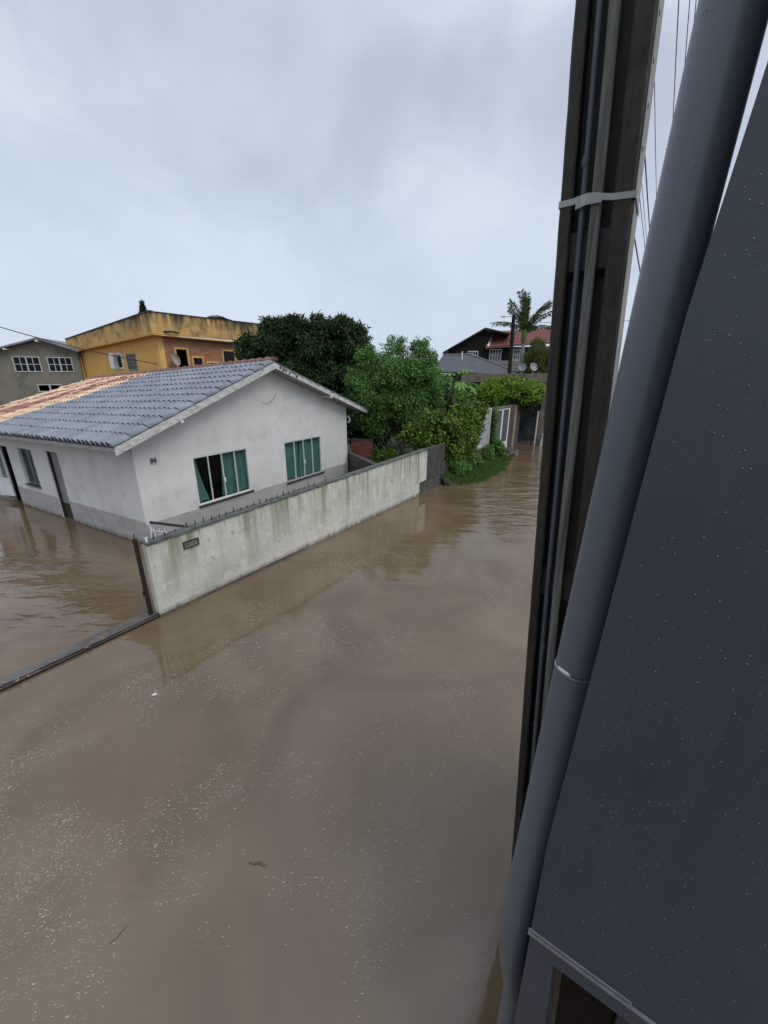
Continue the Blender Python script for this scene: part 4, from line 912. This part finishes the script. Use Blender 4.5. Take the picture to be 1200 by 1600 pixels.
for i, (a, b, c, d) in enumerate(W3):
    wo = window(gb, a, b, c, d, 4 if i < 2 else 2, w0=-.04, fr=.05, dp=.1, m=M['alu'], rows=2 if i < 2 else 1, bar=.016, glass=dg_)
    obj('mid_stile', G().box((a+b)/2-.035, (a+b)/2+.035, -.045, .05, c+.05, d-.05), M['alu'], wo)
    if i == 2: obj('curtain', G().box(a+.08, b-.08, .1, .12, c+.05, d-.12), M['plinth'], wo)

# background greenery to close the horizon
def bush(name, lb, x, y, blobs, n, m, cat='tree', group='background trees'):
    t = thing(name, lb, cat, (x, y, 0), 0, group); foliage('crown', t, blobs, n, .3, m, .35, .2, .8, lump=.35, nl=30, shell=.2)
    obj('trunk', G().tube([(0, 0, 0), (0, 0, blobs[0][0][2])], [.15, .08], 6), M['bark'], t)
bush('background_tree', 'dark tree behind the white house right of the mango', 1.6, 25, [((0, 0, 2.6), (2.6, 1.5, 2.4)), ((1.6, 0, 2.0), (1.8, 1, 1.6))], 9000, M['mango'])
bush('background_tree', 'dark green tree left of the garage behind the papaya', 4.0, 26.5, [((0, 0, 2.0), (2.2, 1.2, 1.9))], 6000, M['light'])

# low far woods that close the horizon all round
cc = []; a_ = rng.uniform(0, 2*math.pi, 26000); r_ = rng.uniform(130, 150, 26000)
h_ = 3.2+1.3*np.sin(a_*23)+.9*np.sin(a_*57+1)+.6*np.sin(a_*131+2); z_ = rng.uniform(-.2, 1, 26000)**.8*h_
v, f = leaves(np.stack([r_*np.cos(a_), r_*np.sin(a_), np.clip(z_, -.3, 9)], 1), 2.0, .8, 0)
o = mesh_np('far_woods', v, f, M['shrub']); o['kind'] = 'stuff'; tag(o, 'low dark line of far woods along the horizon beyond the houses', 'woods')

# ================================================================== NEAR BUILDING
# wall at right angles to the lane; point on it = SD*.8476 + SN*t
NB = thing('near_building', 'dark charcoal painted wall of the near building filling the right side, beaded with rain', 'building', (SD.x*.8476, SD.y*.8476, 0), az(SA)-math.pi/2)
# local x = SN (along the wall to the right), local y = SD (into the building)
def ct(z): return -.024 + .031*(z-2.5) - .016*min(1, max(0, (4.5-z)/.3))*(1 if z > 2.6 else .0)
zs = [2.5, 2.9, 3.5, 4.0, 4.2, 4.35, 4.5, 5.5, 7.5, 9.5]; g = G()
for a, b in zip(zs, zs[1:]):
    g.hexa([(ct(a), 0, a), (7, 0, a), (7, .22, a), (ct(a)+.03, .22, a), (ct(b), 0, b), (7, 0, b), (7, .22, b), (ct(b)+.03, .22, b)])
obj('upper_wall', g, M['nwall'], NB)
W0x, W1x, Wz0, Wz1 = .060, 1.30, 1.25, 2.415
g = G()
g.hexa([(-.010, .004, -.6), (W0x+.06, .004, -.6), (W0x+.06, .2, -.6), (-.010, .2, -.6), (-.010, .004, Wz0), (W0x+.06, .004, Wz0), (W0x+.06, .2, Wz0), (-.010, .2, Wz0)])
g.hexa([(-.010, .004, Wz0), (W0x+.06, .004, Wz0), (W0x+.06, .2, Wz0), (-.010, .2, Wz0), (-.022, .004, Wz1), (W0x-.008, .004, Wz1), (W0x-.008, .2, Wz1), (-.022, .2, Wz1)])
g.box(-.022, 7, .004, .2, Wz1, 2.4995); g.box(W1x, 7, .004, .2, -.6, Wz1); g.box(W0x+.06, W1x, .004, .2, -.6, Wz0)
obj('lower_wall', g, M['nwallwet'], NB)
obj('facade_wall', G().box(-.008, .19, .2, 2.6, -.6, 2.38).box(-.008, 7, .2, 2.6, 2.381, 2.499), M['nwallwet'], NB)
obj('drip_edge', G().box(-.030, 1.6, -.010, -.001, 2.497, 2.503).box(-.030, .24, -.006, -.001, 2.512, 2.516), mat('lilac_grey_edge', (.15, .15, .165), (.10, .10, .11), 12, .5), NB)
wo = obj('window', G().hexa([(W0x+.06, .03, Wz0), (W0x+.085, .03, Wz0), (W0x+.085, .08, Wz0), (W0x+.06, .08, Wz0), (W0x-.008, .03, Wz1), (W0x+.017, .03, Wz1), (W0x+.017, .08, Wz1), (W0x-.008, .08, Wz1)])
     .box(W0x+.0, W1x, .03, .08, Wz1-.02, Wz1-.001).box(.232, .272, .03, .075, Wz0, Wz1-.02).box(W0x, W1x, .03, .08, Wz0, Wz0+.03), M['black'], NB)
obj('pane', G().box(W0x+.01, .232, .05, .055, Wz0+.03, Wz1-.02).box(.272, W1x, .05, .055, Wz0+.03, Wz1-.02), glassmat('black_glass', (.35, .34, .30), .5), wo)
obj('room_back', G().box(.21, 6.8, 2.5, 2.6, -.4, 2.4).box(.21, .22, .2, 2.5, -.4, 2.4), mat('brown_room', (.07, .06, .04), (.03, .026, .02), 1.5, .8), NB)
obj('pale_curtain', G().box(.50, .75, .35, .36, 1.2, 2.35), mat('dim_curtain', (.30, .29, .26), (.18, .17, .15), 3, .8), wo)
# rain beads and paint grit on the wall
ico = bmesh.new(); bmesh.ops.create_icosphere(ico, subdivisions=1, radius=1.0); iv_ = np.array([v_.co[:] for v_ in ico.verts]); if_ = np.array([[q.index for q in f_.verts] for f_ in ico.faces]); ico.free()
nb = 5500; px = rng.uniform(.0, 1.5, nb)**1.25; pz = rng.uniform(2.55, 4.9, nb); k = px > (-.024+.031*(pz-2.5)+.012); px, pz = px[k], pz[k]; nb = len(px)
rs = .0006+.0012*rng.random(nb)**3
V3 = iv_[None]*np.stack([rs, rs*.6, rs*1.2], 1)[:, None, :] + np.stack([px, np.full(nb, -.0003), pz], 1)[:, None, :]
F3 = (if_[None]+(np.arange(nb)*len(iv_))[:, None, None]).reshape(-1, 3)
o = mesh_np('rain_beads', V3.reshape(-1, 3), F3, M['drop'], NB); o['kind'] = 'stuff'

# rain downpipe
dp_ = thing('downpipe', 'thick grey plastic rainwater downpipe running down beside the charcoal wall', 'downpipe', (.485, .851, 2.3))
O_ = Vector((.485, .851, 2.3)); T = Vector((.536, .8205, 4.64)); Bq = Vector((.485, .8514, 2.473)); up_v = (T-Bq)/(T.z-Bq.z)
J = Bq + up_v*(3.385-2.473); top = T + up_v*3.5
obj('upper_pipe', G().tube([J-O_+up_v*(.004+k*.12) for k in range(40)], .0488, 48), M['pipe'], dp_, smooth=True)
low = [J-O_, Bq-O_, Vector((.4845, .8535, 2.30))-O_, Vector((.489, .860, 2.14))-O_, Vector((.508, .876, 1.97))-O_, Vector((.545, .903, 1.78))-O_, Vector((.575, .927, 1.62))-O_, Vector((.585, .937, 1.45))-O_, Vector((.587, .94, -.3))-O_]
obj('lower_pipe', G().tube(low, .0500, 48), M['pipe'], dp_, smooth=True)
obj('socket_lip', G().tube([J-O_-up_v*.010, J-O_-up_v*.008, J-O_-up_v*.001, J-O_+up_v*.001], [.0500, .0520, .0520, .0488], 48), M['pipe'], dp_, smooth=True)
nb = 350; ba = rng.uniform(0, 6.283, nb); bz = rng.uniform(.1, 2.9, nb); rs = .0005+.0007*rng.random(nb)**3
bc_ = np.array([np.array(Bq-O_+up_v*z_)+.0492*np.array([math.cos(a_), math.sin(a_), 0]) for a_, z_ in zip(ba, bz)])
V3 = iv_[None]*rs[:, None, None] + bc_[:, None, :]; F3 = (if_[None]+(np.arange(nb)*len(iv_))[:, None, None]).reshape(-1, 3)
o = mesh_np('rain_beads', V3.reshape(-1, 3), F3, M['drop'], dp_); o['kind'] = 'stuff'
# sealant smear on the sky side of the joint
g = G(); d0 = math.atan2(-J.y, -J.x)
for i in range(19):
    a = d0 - .15 - 1.35*i/18; tkn = .0095*math.sin(math.pi*min(1, (i+2)/14))**.5 if i > 0 else .001
    for (r_, zz) in ((.0493, .0), (.0515, .001), (.0512, tkn), (.0492, tkn+.0012)): p = J-O_+up_v*(zz+.0015)+Vector((math.cos(a), math.sin(a), 0))*r_; g.v.append(tuple(p))
for i in range(18): g.f += [(i*4+j, i*4+(j+1) % 4, (i+1)*4+(j+1) % 4, (i+1)*4+j) for j in range(4)]
obj('sealant', g, M['caulk'], dp_, smooth=True)

# ================================================================== NEAR POLE
Q0 = Vector((.996, 1.961, .426)); lv = Vector((-.0516, .0223, 1.0))
POL = thing('concrete_pole', 'leaning dark stained concrete utility pole with recessed front and two conduits strapped to it', 'utility pole', (Q0 + lv*(-.426))[:], 0)
POL.rotation_euler = (0, 0, az(SA)-math.pi/2)
lx = lv.dot(SN); ly = lv.dot(SD)
shear = lambda x, y, z: (x + lx*z, y + ly*z, z)
PWD, PD = .284, .21
def pbox(g, x0, x1, y0, y1, z0, z1):
    n_ = max(1, int((z1-z0)/1.2))
    for i in range(n_): a = z0+(z1-z0)*i/n_; b = z0+(z1-z0)*(i+1)/n_; g.box(x0, x1, y0, y1, a, b)
g = G(); R_ = random.Random(2)
def chamf(g, x0, x1, y0, y1, z0, z1, c=.008, nseg=90):
    pr_ = [(x0+c, y0), (x1-c, y0), (x1, y0+c), (x1, y1), (x0, y1), (x0, y0+c)]; prev = None
    for i in range(nseg+1):
        z = z0+(z1-z0)*i/nseg; k = len(g.v)
        for (x, y) in pr_: g.v.append((x+R_.uniform(-.0015, .0015), y+R_.uniform(-.0012, .0012), z))
        if prev is not None: g.f += [(prev+j, prev+(j+1) % 6, k+(j+1) % 6, k+j) for j in range(6)]
        prev = k
chamf(g, 0, .050, 0, PD, -.6, 9.2); fl1 = obj('left_flange', g.map(shear), M['pole'], POL)
g = G(); chamf(g, .208, PWD, 0, PD, -.6, 9.2); fl2 = obj('right_flange', g.map(shear), M['pole'], POL)
g = G(); pbox(g, PWD+.0012, PWD+.004, .010, PD, -.6, 9.2); obj('lit_side_skin', g.map(shear), mat('painted_lit_concrete', (.40, .39, .385), (.28, .27, .26), 5, .85, .3, 30, patch=[((.12, .115, .10), 3, .58, .72, .7)]), POL)  # thin skin over the same concrete, light on this side painted as paler colour
g = G(); pbox(g, .0502, .2078, .085, .125, -.6, 9.2); obj('web', g.map(shear), M['pole'], POL)
for z in (-.45, 1.25, 3.0, 4.66, 6.4, 8.1):
    g = G().hexa([(.0502, .03, z-.09), (.2078, .03, z-.09), (.2078, .0848, z-.12), (.0502, .0848, z-.12), (.0502, .03, z+.06), (.2078, .03, z+.06), (.2078, .0848, z+.09), (.0502, .0848, z+.09)])
    obj('cross_web', g.map(shear), M['pole'], POL)
# bolt holes on the lane-side flange, the shade inside them painted as thin dark discs
b0 = None
for i in range(16):
    z = 4.98+i*.135
    if b0 is None: b0 = obj('bolt_hole', G().tube([(0, 0, 0), (.0015, 0, 0)], .009, 10), M['dark'], POL); o = b0
    else: o = inst(b0, POL)
    o.location = shear(PWD+.0042, .055, z)
def cond(x, y, r_, m_, name, wob=0, n_=10, flat=1):
    pts = [Vector(shear(x+wob*math.sin(z*1.7), y+wob*.5*math.cos(z*1.1), z)) for z in np.arange(-.5, 9.2, .25)]
    return obj(name, G().tube(pts, r_, n_), m_, POL, smooth=True)
bc = cond(.088, .018, .0125, M['bluec'], 'blue_conduit', .003, 14)
gc = cond(.142, .014, .0225, M['greyc'], 'grey_conduit', .004, 14)
for z in (1.95, 2.55, 4.95): obj('coupling', G().tube([Vector(shear(.088, .018, z)), Vector(shear(.088, .018, z+.012)), Vector(shear(.088, .018, z+.03)), Vector(shear(.088, .018, z+.042))], [.0128, .016, .016, .0128], 12), M['bluec'], bc, smooth=True)
# flat strap round pole and conduits
zc = 4.86; path = [(-.004, .215, 0), (-.004, -.003, .0), (.052, -.004, .006), (.072, -.004, .012), (.080, -.0015, .014), (.11, -.014, .017), (.142, -.0135, .016), (.172, -.009, .012), (.205, -.004, .009), (.286, -.004, .010), (.2935, .0, .008), (.2937, .215, .0)]
g = G()
for i, (x, y, dz) in enumerate(path):
    for zz in (-.012, .012): g.v.append(shear(x, y, zc-.030-.10*x+dz+zz))
for i in range(len(path)-1): g.f.append((2*i, 2*i+2, 2*i+3, 2*i+1))
st = obj('strap', g, M['strap'], POL); sm_ = st.modifiers.new('s', 'SOLIDIFY'); sm_.thickness = .0015
g = G()
for (x, y, dz) in ((.066, -.006, -.012), (.085, -.0065, -.006), (.11, -.016, .0), (.142, -.0155, .002), (.168, -.012, .006)):
    for zz in (-.011, .011): g.v.append(shear(x, y, zc-.032-.10*x+dz+zz))
for i in range(4): g.f.append((2*i, 2*i+2, 2*i+3, 2*i+1))
s2 = obj('strap_tail', g, M['strap'], st); sm_ = s2.modifiers.new('s', 'SOLIDIFY'); sm_.thickness = .0015

# overhead cables along the lane
CB = [((3.05, 5.45, 7.45), .005, 'rightmost but one of the overhead lines'), ((3.22, 5.55, 7.45), .004, ''), ((3.32, 5.62, 7.5), .004, ''), ((3.5, 5.7, 7.55), .004, ''), ((2.93, 5.5, 7.1), .004, ''), ((2.75, 5.3, 6.75), .008, ''), ((3.3, 6.3, 6.9), .004, ''), ((2.9, 5.6, 6.55), .005, ''), ((2.75, 5.35, 6.1), .010, '')]
for i, (p, r_, _) in enumerate(CB):
    p = Vector(p); g = G(); pts = []
    for k in range(40):
        t = -4+k*1.25; pts.append(p+SD*t+Vector((0, 0, -.02*t+.0006*t*t*(1 if i % 2 else .6))))
    o = obj('overhead_cable', G().tube(pts, r_, 5), M['cable']); tag(o, {3: 'hair thin overhead line running down the lane above right of the concrete pole', 2: 'thin overhead line running down the lane above right of the concrete pole', 1: 'thicker black overhead cable crossing low between the concrete pole and the downpipe'}[1 if r_ > .007 else 2 if r_ > .0045 else 3], 'cable', 'overhead cables along the lane')
a, b = Vector((-20.5, 19, 7.3)), Vector((-11.5, 22.45, 4.72)); pts = [a.lerp(b, k/20)+Vector((0, 0, -.28*math.sin(math.pi*k/20))) for k in range(21)]
o = obj('service_cable', G().tube(pts, .022, 5), M['cable']); tag(o, 'sagging service cable reaching across to the corner of the yellow building', 'cable')
pts = [Vector((9.2, 29.8, 7.9)).lerp(Vector((17, 27, 7.75)), k/10)+Vector((0, 0, -.1*math.sin(math.pi*k/10))) for k in range(11)]
o = obj('far_cable', G().tube(pts, .015, 5), M['cable']); tag(o, 'thin cable leaving the slim dark pole to the right past the palm', 'cable')

# ================================================================== FLOATING FLECKS AND DEBRIS
def hash2(x, y, s):
    xi, yi = np.floor(x).astype(int), np.floor(y).astype(int); fx, fy = x-xi, y-yi; fx = fx*fx*(3-2*fx); fy = fy*fy*(3-2*fy)
    h_ = lambda a, b: ((np.sin(a*127.1+b*311.7+s*74.7)*43758.5453) % 1)
    return (h_(xi, yi)*(1-fx)+h_(xi+1, yi)*fx)*(1-fy)+(h_(xi, yi+1)*(1-fx)+h_(xi+1, yi+1)*fx)*fy
def dens(x, y):
    d = .5*hash2(x*.9, y*.9, 1)+.3*hash2(x*2.3, y*2.3, 2)+.2*hash2(x*5.5, y*5.5, 3); return np.clip((d-.47)/.3, 0, 1)**1.3
n_ = 1100000; x = rng.uniform(-6.5, 3.2, n_); y = rng.uniform(.9, 9.5, n_)
dk = dens(x, y); extra = np.exp(-(((x+2.9)/1.7)**2+((y-2.9)/1.3)**2))*1.5 + np.exp(-(((x+1.6)/1.5)**2+((y-6.9)/1.9)**2))*.8 + np.exp(-(((x+.8)/1.0)**2+((y-1.8)/.7)**2))*.5
side = (x-A.x)*SN.x+(y-A.y)*SN.y
k = (rng.random(n_) < dk*(.22+extra)*.55) & (side > .02)
x, y = x[k], y[k]; n_ = len(x)
rs = .0015+.0075*rng.random(n_)**4.5; rs *= np.clip(.8+.06*y, .8, 1.3)
ang = rng.uniform(0, 6.28, (n_, 1))+np.arange(5)[None]*1.2566; rad5 = rs[:, None]*rng.uniform(.25, 1.35, (n_, 5)); dr_ = rng.uniform(-.5, .9, n_)
V5 = np.stack([x[:, None]+np.cos(ang)*rad5*1.7*np.cos(dr_)[:, None]-np.sin(ang)*rad5*.7*np.sin(dr_)[:, None], y[:, None]+np.cos(ang)*rad5*1.7*np.sin(dr_)[:, None]+np.sin(ang)*rad5*.7*np.cos(dr_)[:, None], np.full((n_, 5), .003)], 2).reshape(-1, 3)
F5 = (np.arange(n_)[:, None]*5+np.arange(5)[None])
o = mesh_np('foam_flecks', V5, F5, M['foam'], None, 5); o['kind'] = 'stuff'; tag(o, 'pale flecks of foam and debris drifting in patches on the brown flood water', 'foam')
o = obj('floating_leaf', G().add([(0, 0, .004), (.035, .022, .012), (.085, 0, .008), (.04, -.02, .010)], [(0, 1, 2), (0, 2, 3)]), M['whitepaint']); o.location = (-3.17, 4.22, 0); o.rotation_euler = (0, 0, .3); tag(o, 'small white leaf floating below the gate threshold', 'leaf')
o = obj('floating_twig', G().tube([(-.10, .02, .004), (-.05, .005, .008), (-.01, .012, .006), (.04, -.005, .008), (.075, -.03, .004)], [.003, .007, .008, .006, .003], 6).tube([(-.01, .012, .006), (.02, .03, .006)], [.004, .002], 5).tube([(.04, -.005, .006), (.07, .0, .006)], [.005, .003], 5), M['twig']); o.location = (-1.10, 2.27, 0); tag(o, 'knobbly pale brown twig floating in the open brown water', 'twig')
o = obj('floating_stick', G().tube([(-.04, -.05, .003), (0, 0, .005), (.03, .06, .003)], .003, 5), M['twig']); o.location = (-2.05, 1.80, 0); tag(o, 'short thin dark stick floating at the lower left of the twig', 'twig')
